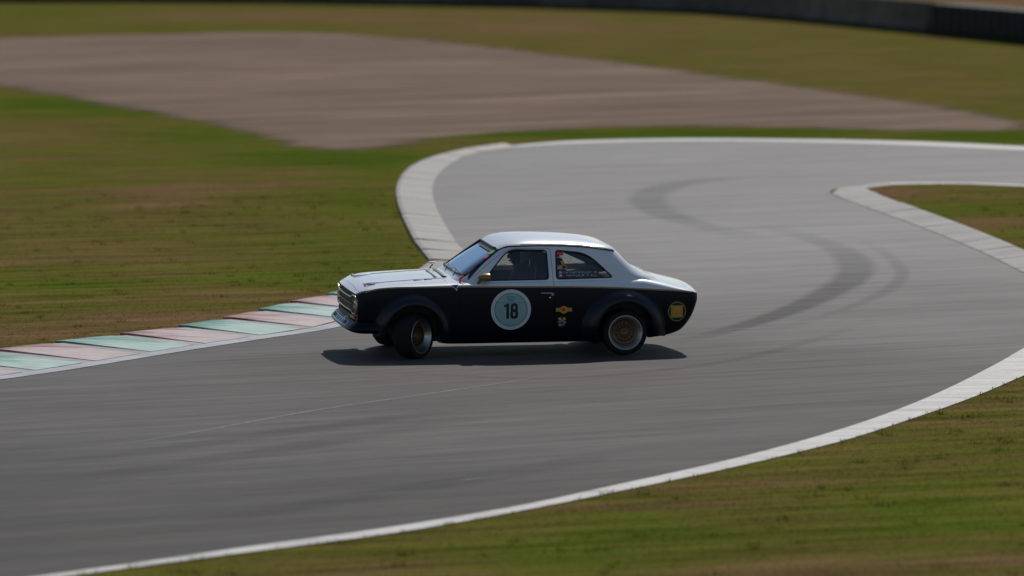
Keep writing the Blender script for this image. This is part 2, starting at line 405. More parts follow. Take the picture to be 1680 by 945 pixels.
ii = np.arange(len(Q)).reshape(TX.shape); F = np.stack([ii[:-1, :-1], ii[:-1, 1:], ii[1:, 1:], ii[1:, :-1]], -1).reshape(-1, 4)
F = F[cover[F].max(1) > -.5]; used = np.unique(F); remap = np.zeros(len(Q), int); remap[used] = np.arange(len(used))
me = mesh_from([(q[0], q[1], .004) for q in Q[used]], remap[F].tolist(), 'gravel_trap'); me.attributes.new('cover', 'FLOAT', 'POINT').data.foreach_set('value', cover[used].astype(np.float32))
tag(put('gravel_trap', me, M['gravel']), 'raked pinkish brown gravel trap beyond the bend', kind='structure')

def ribbon(name, A, B, z, mat, label=None, n=None, step=.4, kind='structure', cover=None):
    if n is None:
        A = resample(A, step=step); n = len(A)
    else: A = resample(A, n)
    B = resample(B, n); cols = 5 if cover else 2; V, F, cv = [], [], []
    for i in range(n):
        for k in range(cols):
            t = k / (cols - 1); p = A[i] * (1 - t) + B[i] * t; V.append((p[0], p[1], z))
            if cover: cv.append(cover(i / (n - 1)) * (0 if k in (0, cols - 1) else 1))
    for i in range(n - 1):
        for k in range(cols - 1):
            a = i * cols + k; F.append((a, a + 1, a + cols + 1, a + cols))
    me = mesh_from(V, F, name)
    if me.polygons[0].normal.z < 0: me.flip_normals()
    if cover: me.attributes.new('cover', 'FLOAT', 'POINT').data.foreach_set('value', cv)
    return tag(put(name, me, mat), label, kind=kind)
def offset(P, d):
    P = np.asarray(P, float); t = np.gradient(P, axis=0); t /= np.linalg.norm(t, axis=1)[:, None]
    return P + np.stack([-t[:, 1], t[:, 0]], 1) * d
def sub(P, y0, y1, key=1):
    return P[(P[:, key] >= y0) & (P[:, key] <= y1)]

# lines: match out/in edges by nearest point
def nearest(A, B):
    return np.array([B[np.argmin(((B - a)**2).sum(1))] for a in A])
def widths(A, B): return nearest(A, resample(B, step=.05))
far_i = np.argmax(Ls[:, 1] > px(830, 243)[1] - .0)
far_line_in = Ls[far_i:]
ribbon('edge_line', far_line_in, widths(far_line_in, Los), .008, M['line'], 'white line along the far edge of the track')
k0 = np.argmin(np.hypot(Rs[:, 0] - 7.15, Rs[:, 1] - 62.5))
low = Rs[k0:]
ribbon('edge_line', low, widths(low, Ros), .008, M['line'], 'white line along the near right edge of the track')
k1 = np.argmin(np.hypot(*(Rs - np.array(px(1448, 300.6))).T))
top = Rs[:k1 + 1]
ribbon('edge_line', top, widths(top, Ros), .008, M['line'], 'thin white line on the far side of the grass island')
# light strip between the coloured kerb and the asphalt
k2 = np.argmin(np.hypot(*(Ls - np.array(px(553, 538))).T))
strip = Ls[:np.argmin(np.hypot(Ls[:, 0] + .78, Ls[:, 1] - 65)) + 1]
ribbon('edge_line', strip, offset(strip, .26) if offset(strip, .26)[0][1] > strip[0][1] else offset(strip, -.26), .009, M['edge'], 'faded pale line at the foot of the red and green kerb')

# -- kerbs made of blocks
def kerb_block(p, q, r, s, h0, h1, mat, parent, gap=.012, tooth=0.0, lip=.03):
    """p,q inner edge; s,r outer edge. solid block, joint left open"""
    p, q, r, s = [np.array(t, float) for t in (p, q, r, s)]
    d1 = (q - p) / np.linalg.norm(q - p) * gap; d2 = (r - s) / np.linalg.norm(r - s) * gap
    p, q, s, r = p + d1, q - d1, s + d2, r - d2
    rows = []
    for t, hz in ((0, h0), (.5, (h0 + h1) * .5 + .004), (.9, h1), (1, h1 - lip * .3)):
        a = p + (s - p) * t; b_ = q + (r - q) * t
        rows.append((a, b_, hz))
    V, F = [], []
    for ri, (a, b_, hz) in enumerate(rows):
        V += [(a[0], a[1], -.05), (a[0], a[1], hz + tooth * ri / 3), (b_[0], b_[1], hz), (b_[0], b_[1], -.05)]
    for i in range(len(rows) - 1):
        o = i * 4
        for k in range(4): F.append((o + k, o + (k + 1) % 4, o + 4 + (k + 1) % 4, o + 4 + k))
    F += [(0, 1, 2, 3), tuple(len(V) - 4 + k for k in (3, 2, 1, 0))]
    bm = bmesh.new(); vs_ = [bm.verts.new(v) for v in V]
    for f in F: bm.faces.new([vs_[k] for k in f])
    bmesh.ops.recalc_face_normals(bm, faces=bm.faces)
    o = put('kerb_block', bm, mat, parent)
    o.data.attributes.new('back', 'FLOAT', 'POINT').data.foreach_set('value', [t for t in (0, .5, .9, 1) for _ in range(4)])
    return o
# coloured kerb
kr = empty('coloured_kerb'); tag(kr, 'worn kerb of red and green painted blocks left of the car', kind='structure')
ko = np.argmin(np.hypot(Los[:, 0] + 1.62, Los[:, 1] - 66))
Lin_c = offset(strip, .27); Lin_c = Lin_c if Lin_c[0][1] > strip[0][1] else offset(strip, -.27)
inner = resample(Lin_c, step=.05, smooth=False)
outer = Los[:ko + 1]
BL = 1.16
anchor = np.array(px(196, 557)); so = resample(outer, step=.02, smooth=False)
a_i = np.argmin(np.hypot(*(so - anchor).T)); stepn = int(BL / .02); start = a_i % stepn
cuts = np.arange(start, len(so), stepn)
def inner_at(p):   # straight across the kerb
    t = (outer[-1] - outer[0]); t /= np.linalg.norm(t); nvec = np.array([t[1], -t[0]])
    rel = inner - p; return inner[np.argmin(np.abs(rel @ t) + .0 * (rel @ nvec))]
for i in range(len(cuts) - 1):
    a, b2 = so[cuts[i]], so[cuts[i + 1]]; ia, ib = inner_at(a), inner_at(b2)
    red = ((cuts[i] - a_i) // stepn) % 2 == 0
    # two slabs per block: painted tooth and worn grey slab coloured as a shaded groove
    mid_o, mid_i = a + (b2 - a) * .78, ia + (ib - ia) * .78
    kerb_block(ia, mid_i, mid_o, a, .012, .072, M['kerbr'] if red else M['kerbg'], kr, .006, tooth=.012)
    kerb_block(mid_i, ib, b2, mid_o, .008, .056, M['kerbshade'], kr, .006, tooth=.0)
def block_kerb(name, A, B, length, label, h=.07):
    k = empty(name); tag(k, label, kind='structure')
    A = resample(A, step=.05, smooth=False); n = max(2, int(round(.05 * len(A) / length)) + 1)
    ids = np.linspace(0, len(A) - 1, n).astype(int); Bs = resample(B, step=.03, smooth=False)
    pb = [Bs[np.argmin(((Bs - A[i])**2).sum(1))] for i in ids]
    for i in range(n - 1):
        kerb_block(A[ids[i]], A[ids[i + 1]], pb[i + 1], pb[i], .012, min(h, .014 + .016 * i) + random.uniform(-.002, .006), M['kerbw'], k, .022)
    return k
i0 = np.argmin(np.hypot(Ls[:, 0] + .78, Ls[:, 1] - 65)); i1 = far_i
block_kerb('pale_kerb', Ls[i0:i1 + 1], Los[ko - 2:], 1.7, 'pale concrete kerb of long blocks round the left of the bend')
block_kerb('pale_kerb', Rs[k1:k0 + 1], Ros, 1.5, 'pale concrete kerb of blocks along the grass island on the right')

# -- tyre marks and scratches
def arc_mark(name, pts, w, mat, label, fade=(.25, .25), z=.0075):
    P = resample(G(pts), step=.25)
    ws = np.interp(np.linspace(0, 1, len(P)), np.linspace(0, 1, len(w)), w)[:, None]
    t = np.gradient(P, axis=0); t /= np.linalg.norm(t, axis=1)[:, None]; nn = np.stack([-t[:, 1], t[:, 0]], 1)
    cov = lambda s: min(1, s / fade[0]) * min(1, (1 - s) / fade[1])
    A, B = P + nn * ws / 2, P - nn * ws / 2
    return ribbon(name, A, B, z, mat, label, n=len(P), cover=cov)
arc_mark('skid_mark', [(1095, 566), (1160, 551), (1230, 532), (1300, 508), (1355, 483), (1395, 458), (1405, 438), (1385, 415), (1345, 396), (1290, 380), (1220, 365)], [.34, .46, .60, .66, .55, .45], M['skid'], 'dark curved tyre mark trailing behind the car', (.15, .62))
arc_mark('skid_mark', [(1560, 291), (1400, 290), (1250, 290), (1150, 297), (1085, 310), (1062, 326), (1078, 345), (1120, 362), (1190, 380), (1260, 398)], [.7, .8, .8, .7, .6], M['skid3'], 'faint curved tyre mark on the far bend', (.35, .3), .0065)
arc_mark('skid_mark', [(0, 805), (200, 776), (400, 747), (600, 715), (840, 672)], [.5, .6, .5], M['skid2'], 'faint dark tyre mark across the near lane', (.3, .4), .0065)
arc_mark('skid_mark', [(0, 772), (200, 747), (430, 715), (640, 687), (900, 655)], [.4, .5, .4], M['skid2'], 'second faint dark tyre mark across the near lane', (.3, .4), .0055)
arc_mark('skid_mark', [(100, 890), (300, 862), (600, 815), (900, 765), (1150, 715)], [.5, .6, .5], M['skid2'], 'faint tyre mark beside the near white line', (.4, .4), .0075)
arc_mark('skid_mark', [(1250, 548), (1350, 520), (1450, 480), (1480, 450), (1450, 415), (1390, 385)], [.22, .26, .22], M['skid2'], 'old thin tyre mark outside the dark one right of the car', (.3, .4), .0055)
arc_mark('skid_mark', [(380, 625), (600, 612), (900, 622), (1150, 600), (1330, 560), (1440, 520)], [.22, .26, .22], M['skid2'], 'old thin tyre mark passing just below the car', (.3, .4), .0060)
for pts, nm in (([(20, 752), (250, 722), (520, 674), (700, 648), (860, 624), (1000, 600)], 'pale seam running across the near lane below the car'),
                ([(1145, 526), (1180, 523), (1225, 519)], 'short pale scratch right of the car'), ([(1240, 261), (1280, 258), (1320, 255)], 'short pale scratch on the far straight'),
                ([(1615, 270), (1650, 268.5), (1690, 267)], 'pale scratch at the right end of the far straight'), ([(720, 792), (780, 787), (860, 780)], 'short pale scratch near the white line'), ([(1160, 256), (1230, 251), (1330, 247)], 'thin pale scratch by the far white line')):
    arc_mark('road_scratch', pts, [.035, .05, .035], M['chalk'], nm, (.3, .3), .0095)

# -- barrier at the back
wall_px = [(-120, 4), (0, 3.5), (420, 5), (840, 12), (1140, 22), (1340, 38), (1530, 57)]
WP = resample(G(wall_px), step=2.4)
for i in range(len(WP) - 1):
    a, b2 = WP[i], WP[i + 1]; d = b2 - a; Ln = np.linalg.norm(d); ang = math.atan2(d[1], d[0])
    prof = [(-.30, 0), (.30, 0), (.28, .12), (.15, .38), (.10, 1.02), (-.10, 1.02), (-.15, .38), (-.28, .12)]
    me = mesh_from([], [], 'x'); bm = loft([[(x, y, z) for y, z in prof] for x in (-Ln / 2 + .02, Ln / 2 - .02)])
    bmesh.ops.bevel(bm, geom=[e for e in bm.edges if e.calc_face_angle(0) > .5], offset=.012, segments=1, affect='EDGES')
    o = put('concrete_barrier', bm, M['concrete'] if random.random() < .6 else M['concrete2'])
    o.location = ((a[0] + b2[0]) / 2, (a[1] + b2[1]) / 2, 0); o.rotation_euler = (0, 0, ang + random.uniform(-.01, .01))
    tag(o, 'weathered grey concrete barrier block along the back of the circuit', 'barrier', 'concrete barrier blocks')
tyre_prof = [(.17, -.075), (.20, -.095), (.28, -.10), (.315, -.08), (.325, -.04), (.325, .04), (.315, .08), (.28, .10), (.20, .095), (.17, .075)]
bm = lathe(tyre_prof, 20); bmesh.ops.rotate(bm, verts=bm.verts, matrix=Matrix.Rotation(R(90), 3, 'X'))
tyre_me = bpy.data.meshes.new('tyre'); bm.to_mesh(tyre_me); bm.free(); tyre_me.materials.append(M['rubber_wall'])
tyre_me.polygons.foreach_set('use_smooth', [True] * len(tyre_me.polygons))
TP = resample(G([(1545, 58.5), (1680, 72), (1725, 77)]), step=.66)
for row in range(2):
    for i in range(len(TP) - row):
        p = TP[i] if row == 0 else (TP[i] + TP[i + 1]) / 2 + np.array([.45, .5])
        st = empty('tyre_stack', (p[0], p[1], 0))
        tag(st, 'stack of old black tyres in the %s row of the barrier at top right' % ('front' if row == 0 else 'rear'), 'tyre stack', 'tyre stacks front row' if row == 0 else 'tyre stacks rear row')
        for k in range(5):
            t = bpy.data.objects.new('tyre', tyre_me); C.objects.link(t); t.parent = st
            t.location = (random.uniform(-.015, .015), random.uniform(-.015, .015), .1 + k * .199)

# -- grass blades
def blades(name, X, Y, h, w, mat, label, lean=.5):
    n = len(X); a = rng.uniform(0, 2 * np.pi, n); hh = h * rng.uniform(.5, 1.3, n); ww = w * rng.uniform(.7, 1.4, n)
    lx, ly = rng.normal(0, lean, n) * hh, rng.normal(0, min(lean, .5), n) * hh
    lx, ly = lx * .94 - ly * .34, lx * .34 + ly * .94
    dx, dy = np.cos(a) * ww / 2, np.sin(a) * ww / 2; z0 = np.full(n, -.002)
    V = np.empty((n, 3, 3)); V[:, 0] = np.stack([X - dx, Y - dy, z0], 1); V[:, 1] = np.stack([X + dx, Y + dy, z0], 1); V[:, 2] = np.stack([X + lx, Y + ly, hh], 1)
    me = bpy.data.meshes.new(name); me.vertices.add(3 * n); me.vertices.foreach_set('co', V.ravel().astype(np.float32))
    me.loops.add(3 * n); me.loops.foreach_set('vertex_index', np.arange(3 * n, dtype=np.int32))
    me.polygons.add(n); me.polygons.foreach_set('loop_start', np.arange(0, 3 * n, 3, dtype=np.int32))
    me.update(calc_edges=True)
    g = np.repeat(greenness(X, Y), 3).astype(np.float32)
    me.attributes.new('green', 'FLOAT', 'POINT').data.foreach_set('value', g)
    o = put(name, me, mat); tag(o, label, 'grass', kind='stuff'); return o
def scatter(d0, d1, dens, half):
    n = int((d1 - d0) * 2 * half * dens); X = rng.uniform(-half, half, n); Y = rng.uniform(d0, d1, n)
    U, V = to_px(X, Y); k = (U > -120) & (U < 1800) & (V < 1000)
    X, Y = X[k], Y[k]
    # not on paving or gravel (ragged edge)
    jx, jy = X + rng.normal(0, .03, len(X)), Y + rng.normal(0, .03, len(X))
    k = ~(inside(paved, jx, jy) | inside(trap, X + rng.normal(0, .12, len(X)), Y + rng.normal(0, .12, len(X))))
    return X[k], Y[k]
xs, ys = [], []
for d0, d1, dens in ((36, 48, 420), (48, 62, 300), (62, 84, 180), (84, 112, 80)):
    x_, y_ = scatter(d0, d1, dens, d1 * .115); xs.append(x_); ys.append(y_)
X, Y = np.concatenate(xs), np.concatenate(ys)
blades('turf_grass', X, Y, .014, .012, M['blade'], 'short mown grass, green and dry brown, beside the track', 2.6)
cx_, cy_ = scatter(37, 82, 1.1, 9.0)
nb = 22; ex, ey = np.repeat(cx_, nb), np.repeat(cy_, nb)
fr = np.vstack([offset(Ros, -.05)[k_] for k_ in [rng.integers(0, len(Ros), 9000)]] ); fr = fr + rng.normal(0, .05, fr.shape)
U_, V_ = to_px(fr[:, 0], fr[:, 1]); fr = fr[(U_ > -80) & (U_ < 1760) & (V_ > 300) & (V_ < 990) & ~inside(paved, fr[:, 0], fr[:, 1])]
TX_ = np.concatenate([ex + rng.normal(0, .045, len(ex)), fr[:, 0]]); TY_ = np.concatenate([ey + rng.normal(0, .045, len(ex)), fr[:, 1]])
ok_ = ~inside(paved, TX_, TY_)
blades('grass_tufts', TX_[ok_], TY_[ok_], .042, .012, M['blade'], 'taller grass tufts dotted over the mown turf and along the track edge', .55)
WB = resample(G(wall_px + [(1680, 73), (1800, 87)]), step=.02, smooth=False)
k = rng.integers(0, len(WB), 14000); X = WB[k, 0] + rng.normal(0, .1, len(k)); Y = WB[k, 1] - .42 - np.abs(rng.normal(0, .35, len(k)))
blades('long_grass', X, Y, .2, .03, M['longgrass'], 'dark long grass growing along the foot of the barrier', .35)
#CAR#
# ================================================================== the car (local x: nose -> tail, -y: side facing the camera)
def pch(xs, ys):
    xs, ys = np.array(xs, float), np.array(ys, float)
    h = np.diff(xs); dl = np.diff(ys) / h; d = np.zeros(len(xs))
    for i in range(1, len(xs) - 1):
        if dl[i - 1] * dl[i] > 0:
            w1, w2 = 2 * h[i] + h[i - 1], h[i] + 2 * h[i - 1]; d[i] = (w1 + w2) / (w1 / dl[i - 1] + w2 / dl[i])
    d[0], d[-1] = dl[0], dl[-1]
    def f(x):
        x = min(max(x, xs[0]), xs[-1]); i = min(max(np.searchsorted(xs, x) - 1, 0), len(xs) - 2)
        t = (x - xs[i]) / h[i]
        return float((2*t**3 - 3*t**2 + 1) * ys[i] + (t**3 - 2*t**2 + t) * h[i] * d[i] + (-2*t**3 + 3*t**2) * ys[i+1] + (t**3 - t**2) * h[i] * d[i+1])
    return f
X0, X1 = .04, 4.0
fW = pch([.04, .08, .2, .5, 1.0, 1.6, 2.6, 3.2, 3.6, 3.84, 3.95, 4.0], [.665, .69, .715, .745, .772, .785, .785, .775, .757, .735, .705, .66])
fZB = pch([.04, .3, .6, 1.02, 1.1, 2.7, 3.3, 3.6, 3.78, 3.91, 3.97, 4.0], [.34, .29, .20, .155, .14, .14, .16, .19, .24, .36, .46, .54])
fZL = pch([.04, .09, .185, .32, .6, 1.2, 1.9, 2.4, 2.92, 3.47, 3.92, 4.0], [.70, .725, .762, .786, .798, .797, .788, .78, .763, .728, .688, .66])
fZE = pch([.04, .1, .2, .6, 1.2, 2.0, 3.0, 3.3, 3.5, 3.8, 3.94, 3.985, 4.0], [.715, .745, .785, .815, .835, .845, .85, .845, .81, .737, .705, .692, .675])
fZC = pch([.04, .1, .2, .6, 1.15, 2.0, 3.0, 3.3, 3.5, 3.8, 3.94, 3.985, 4.0], [.725, .765, .80, .84, .868, .87, .87, .865, .83, .755, .72, .705, .685])
SIDE = [(.07, 0.0), (.035, .09), (.018, .22), (.008, .36), (.002, .50), (0, .64), (.0, .76), (.004, .88), (.012, 1.0)]   # inset, height fraction sill..belt
def section(x):
    w, zb, zl, ze, zc = fW(x), fZB(x), fZL(x), fZE(x), fZC(x)
    pts = [(0, zb), ((w - .1) * .55, zb), (w - .14, zb), (w - .095, zb + .006)]
    pts += [(w - i, zb + .02 + (zl - zb - .02) * f) for i, f in SIDE]
    for k in range(1, 6):
        t = k / 5; a = t * math.pi / 2
        pts.append((w - .012 - .125 * (1 - math.cos(a)), zl + (ze - zl) * math.sin(a)))
    y0 = pts[-1][0]
    for k in range(1, 7):
        y = y0 * (1 - k / 6); pts.append((y, zc - (zc - ze) * (y / y0)**2))
    return pts
def side_y(x, z):
    w, zb, zl = fW(x), fZB(x), fZL(x); f = (z - zb - .02) / (zl - zb - .02)
    return w - float(np.interp(f, [s[1] for s in SIDE], [s[0] for s in SIDE]))
def nose_x(x, y):
    k = max(0.0, 1 - x / .7); return x + .055 * (abs(y) / .7)**2.2 * k**1.5
def tail_x(x, y):
    k = max(0.0, (x - 3.3) / .66); return x - .03 * (abs(y) / .65)**2 * k**1.5
def lower(off=0.0, xa=X0, xb=X1):
    xs = np.unique(np.concatenate([np.linspace(xa, xa + .2, 9), np.linspace(xa + .2, xb - .3, 56), np.linspace(xb - .3, xb, 16)]))
    rings = []
    for x in xs:
        p = section(x); ring = [(tail_x(nose_x(x, y), y), -y, z) for y, z in p] + [(tail_x(nose_x(x, y), y), y, z) for y, z in p[-2:0:-1]]
        rings.append(ring)
    return loft(rings)
# cabin: stacked plan loops
CZ = [.70, .80, .85, .90, .95, 1.0, 1.05, 1.1, 1.16, 1.21, 1.232, 1.252, 1.270, 1.283, 1.291, 1.296]
cF = pch([.70, .85, .90, 1.21, 1.232, 1.252, 1.27, 1.283, 1.291, 1.296], [1.08, 1.185, 1.25, 1.70, 1.735, 1.785, 1.855, 1.93, 2.06, 2.2])
cR = pch([.70, .85, .90, .95, 1.05, 1.16, 1.21, 1.232, 1.252, 1.27, 1.283, 1.291, 1.296], [3.72, 3.50, 3.41, 3.335, 3.225, 3.125, 3.075, 3.06, 3.02, 2.94, 2.80, 2.66, 2.5])
cW = pch([.70, .85, .90, 1.0, 1.1, 1.21, 1.232, 1.252, 1.27, 1.283, 1.291, 1.296], [.725, .70, .687, .655, .618, .572, .556, .525, .455, .35, .24, .12])
NE = 7.0
def droop(x, z):
    return .062 * max(0.0, x - 2.0)**2 * min(1.0, max(0.0, (z - .85) / .38)) + .02 * max(0.0, 2.1 - x)**2 * min(1.0, max(0.0, (z - 1.1) / .15))
def cabin(off=0.0):
    rings = []
    for z in CZ:
        zz = z if z < 1.0 else z - off * min(1.0, (z - 1.0) / .2)
        f, r, w = cF(z) + off * 1.5, cR(z) - off * 1.5, max(cW(z) - off, .02)
        xm, a = (f + r) / 2, (r - f) / 2; ring = []
        nn = NE if z < 1.24 else NE - (z - 1.24) * 50
        for k in range(112):
            t = 2 * math.pi * (k + .5) / 112; ct, st = math.cos(t), math.sin(t)
            x = xm + a * math.copysign(abs(ct)**(2 / nn), ct); y = w * math.copysign(abs(st)**(2 / nn), st)
            ring.append((x, y, zz - droop(x, z)))
        rings.append(ring)
    return loft(rings)
def cab_z0(x, z):
    z0 = z
    for _ in range(6): z0 = z + droop(x, z0)
    return z0
def cab_y(x, z, off=0.0):
    z0 = cab_z0(x, z); f, r, w = cF(z0), cR(z0), cW(z0); xm, a = (f + r) / 2, (r - f) / 2
    u = min(.999, abs((x - xm) / a)); return w * (1 - u**NE)**(1 / NE) - off
def cab_level(x, y, z):
    z0 = cab_z0(x, z)
    if z0 > 1.296: return 2
    f, r, w = cF(z0), cR(z0), cW(z0); xm, a = (f + r) / 2, (r - f) / 2
    return (abs((x - xm) / a)**NE + abs(y / w)**NE)**(1 / NE)
def cab_front_x(y, z, off=0.0):
    z0 = z
    f, r, w = cF(z0), cR(z0), cW(z0); xm, a = (f + r) / 2, (r - f) / 2
    v = min(.999, abs(y / w)); return xm - a * (1 - v**NE)**(1 / NE) - off

# paints
def carpaint(name, col, rough=.25, coat=.8, dust=(.09, .08, .07), amt=.10):
    m, n, l, b = newmat(name)
    f = ramp(n, l, noise(n, l, 3.0, 6, .65, coord='Object'), [(.35, 0.0), (.8, amt)])
    l.new(mix(n, l, col, dust, f), b.inputs['Base Color']); b.inputs['Roughness'].default_value = rough
    b.inputs['Coat Weight'].default_value = coat; b.inputs['Coat Roughness'].default_value = .06
    return m
M['white'] = carpaint('white_paint', (.78, .80, .82), .3, .6, (.45, .42, .38), .25)
M['navy'] = carpaint('navy_paint', (.0030, .0043, .0100), .36, .0, (.010, .010, .011), .12)
M['navy'].node_tree.nodes['Principled BSDF'].inputs['Specular IOR Level'].default_value = .20
M['arch'] = carpaint('arch_paint', (.0034, .0048, .0115), .42, .0, (.012, .012, .013), .15)
M['cabinblack'] = plain('interior_black', (.10, .098, .10), .8)
M['trim'] = plain('black_trim', (.010, .010, .011), .45)
M['gold'] = plain('gold_paint', (.27, .18, .07), .38, .35, var=.15)
M['brass'] = plain('brass_trim', (.55, .46, .32), .3, .9)
M['bronze'] = plain('gold_wheel', (.17, .10, .052), .45, .5, var=.2)
M['chrome'] = plain('chrome', (.70, .71, .73), .16, 1.0, var=.05)
M['alloy'] = plain('polished_alloy', (.42, .41, .39), .38, 1.0, var=.06)
M['rubber'] = plain('tyre_rubber', (.011, .011, .011), .8, var=.25, spec=.3)
M['lamp'] = plain('headlamp_glass', (.16, .165, .17), .08, .3, 1.0, .03)
M['amber'] = plain('amber_lens', (.55, .16, .02), .2, 0, .8)
M['redlens'] = plain('red_lens', (.35, .015, .012), .2, 0, .8)
M['mint'] = plain('mint_vinyl', (.30, .47, .46), .4, var=.05)
M['offwhite'] = plain('white_vinyl', (.62, .66, .68), .4, var=.05)
M['ink'] = plain('black_vinyl', (.008, .014, .014), .45)
M['teal'] = plain('dark_teal_vinyl', (.10, .19, .19), .45)
M['orange'] = plain('orange_vinyl', (.75, .24, .02), .45)
M['redv'] = plain('red_vinyl', (.62, .03, .035), .45)
M['yellow'] = plain('yellow_vinyl', (.62, .42, .05), .45)
M['yellow_d'] = plain('ochre_vinyl', (.46, .33, .05), .45)
M['blue'] = plain('blue_vinyl', (.03, .05, .28), .45)
M['cyanv'] = plain('teal_blue_vinyl', (.05, .26, .30), .45)
M['pinkv'] = plain('pink_vinyl', (.62, .12, .30), .45)
M['greenv'] = plain('green_vinyl', (.25, .45, .10), .45)
M['tan'] = plain('tan_vinyl', (.50, .36, .20), .5)
M['suit'] = plain('race_suit', (.12, .095, .09), .85)
M['skin'] = plain('skin', (.50, .29, .21), .55)
M['cage'] = plain('cage_paint', (.03, .03, .033), .4)
M['seat'] = plain('seat_cloth', (.018, .018, .02), .9)
M['strip'] = plain('smoked_vinyl', (.11, .09, .08), .5)
M['harness'] = plain('tan_harness', (.30, .17, .09), .8)
M['spoiler'] = plain('spoiler_metal', (.30, .36, .42), .22, .9, var=.08)
def glassmat(name, tint, refl=1.0, haze=.0):
    m, n, l, b = newmat(name); n.remove(b)
    tr = N(n, 'BsdfTransparent'); tr.inputs[0].default_value = (*tint, 1)
    gl = N(n, 'BsdfGlossy'); gl.inputs['Roughness'].default_value = .03; gl.inputs[0].default_value = (.74, .88, 1.0, 1)  # blue of the sky put into the reflection colour
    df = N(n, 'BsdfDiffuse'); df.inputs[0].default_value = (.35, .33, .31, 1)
    ms0 = N(n, 'MixShader'); ms0.inputs[0].default_value = haze; l.new(tr.outputs[0], ms0.inputs[1]); l.new(df.outputs[0], ms0.inputs[2])  # diffuse grey veil that lifts the dark cabin behind the glass
    fr = N(n, 'Fresnel'); fr.inputs['IOR'].default_value = 1.45
    ms = N(n, 'MixShader'); l.new(mathn(n, l, 'MULTIPLY', fr.outputs[0], refl), ms.inputs[0]); l.new(ms0.outputs[0], ms.inputs[1]); l.new(gl.outputs[0], ms.inputs[2])
    l.new(ms.outputs[0], n['Material Output'].inputs[0]); return m
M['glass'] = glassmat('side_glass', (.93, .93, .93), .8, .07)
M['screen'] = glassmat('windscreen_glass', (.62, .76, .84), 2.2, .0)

# placement: rear near wheel stands where the photo puts it
YAW = R(11.0)
gxy = px(1026, 583.5)
WX_F, WX_R, WZ, WT = .70, 3.10, .257, .75
AZ = .288
ca, sa = math.cos(YAW), math.sin(YAW)
lx, ly = WX_R, -(WT + .11)
car = empty('race_car', (gxy[0] - (ca * lx - sa * ly), gxy[1] - (sa * lx + ca * ly), .004), YAW)
tag(car, 'navy and white vintage two-door race car number 18 sliding through the bend', 'car')
def part(name, me, mat, smooth=35, parent=None):
    return put(name, me, mat, parent or car, smooth)

# -- shell
body = boolop(lower(), cabin(), 'UNION')
inner_low = [( .0, .0)]
rings = []
for x in np.linspace(1.13, 2.70, 12):
    w = fW(x) - .065; rings.append([(x, -w, .21), (x, -w + .02, .70), (x, -w + .06, .80), (x, w - .06, .80), (x, w - .02, .70), (x, w, .21)])
cav = boolop(loft(rings), cabin(.035), 'UNION')
body = boolop(body, cav, 'DIFFERENCE')
wells = []
for xw, rad, y0 in ((WX_F, .335, .36), (WX_R, .335, .46)):
    for s in (-1, 1):
        prof = [(xw + rad * math.cos(2 * math.pi * k / 40), AZ + rad * math.sin(2 * math.pi * k / 40)) for k in range(40)]
        body = boolop(body, prism(prof, 'xz', s * y0, s * 1.1), 'DIFFERENCE')
# window outlines (x,z)
win_door = round_poly([(1.505, .853), (2.245, .857), (2.238, 1.172), (1.80, 1.186)], [.02, .03, .035, .12], 8)
win_quarter = round_poly([(2.335, .858), (2.985, .868), (2.70, 1.135), (2.345, 1.170)], [.035, .03, .14, .03], 8)
win_screen = round_poly([(-.605, .905), (.605, .905), (.515, 1.192), (-.515, 1.192)], [.06, .06, .05, .05], 6)
win_rear = round_poly([(-.54, .905), (.54, .905), (.455, 1.10), (-.455, 1.10)], .05, 6)
cut = [prism(win_screen, 'yz', .9, 1.95), prism(win_rear, 'yz', 2.85, 3.75)]
for s in (-1, 1):
    cut += [prism(win_door, 'xz', s * .3, s * 1.0), prism(win_quarter, 'xz', s * .3, s * 1.0)]
for c_ in cut: body = boolop(body, c_, 'DIFFERENCE')
# doors
door_o = round_poly([(1.215, .165), (2.295, .165), (2.30, .80), (2.285, 1.19), (1.80, 1.205), (1.40, .905), (1.215, .80)], [.04, .05, .2, .02, .16, .1, .05], 6)
def shrink(poly, d):
    P = np.array(poly); Q = np.roll(P, -1, 0) - np.roll(P, 1, 0); Q /= np.linalg.norm(Q, axis=1)[:, None] + 1e-9
    return [tuple(p) for p in P + np.stack([-Q[:, 1], Q[:, 0]], 1) * d]
def bcopy(bm): return bm.copy()
doors = {}
for s in (-1, 1):
    a, c_ = s * .35, s * 1.0
    doors[s] = boolop(bcopy(body), prism(shrink(door_o, .0045), 'xz', a, c_), 'INTERSECT')
    body = boolop(body, prism(door_o, 'xz', a, c_), 'DIFFERENCE')
# bonnet and boot lid
hood_o = round_poly([(.10, -.57), (1.10, -.585), (1.10, .585), (.10, .57)], .05, 4)
boot_o = round_poly([(3.50, -.54), (3.88, -.50), (3.88, .50), (3.50, .54)], .04, 4)
hood = boolop(bcopy(body), prism([(p[0] * 1.0 + (.005 if p[0] < .6 else -.005), p[1] * .992) for p in hood_o], 'xy', .66, 1.2), 'INTERSECT')
body = boolop(body, prism(hood_o, 'xy', .66, 1.2), 'DIFFERENCE')
body = boolop(body, prism([(p[0] * .98 + .01, p[1] * .97) for p in hood_o], 'xy', .58, .655), 'DIFFERENCE')
boot = boolop(bcopy(body), prism([(p[0] + (.005 if p[0] < 3.6 else -.005), p[1] * .992) for p in boot_o], 'xy', .62, 1.2), 'INTERSECT')
body = boolop(body, prism(boot_o, 'xy', .62, 1.2), 'DIFFERENCE')
MATS = [M['navy'], M['white'], M['cabinblack']]
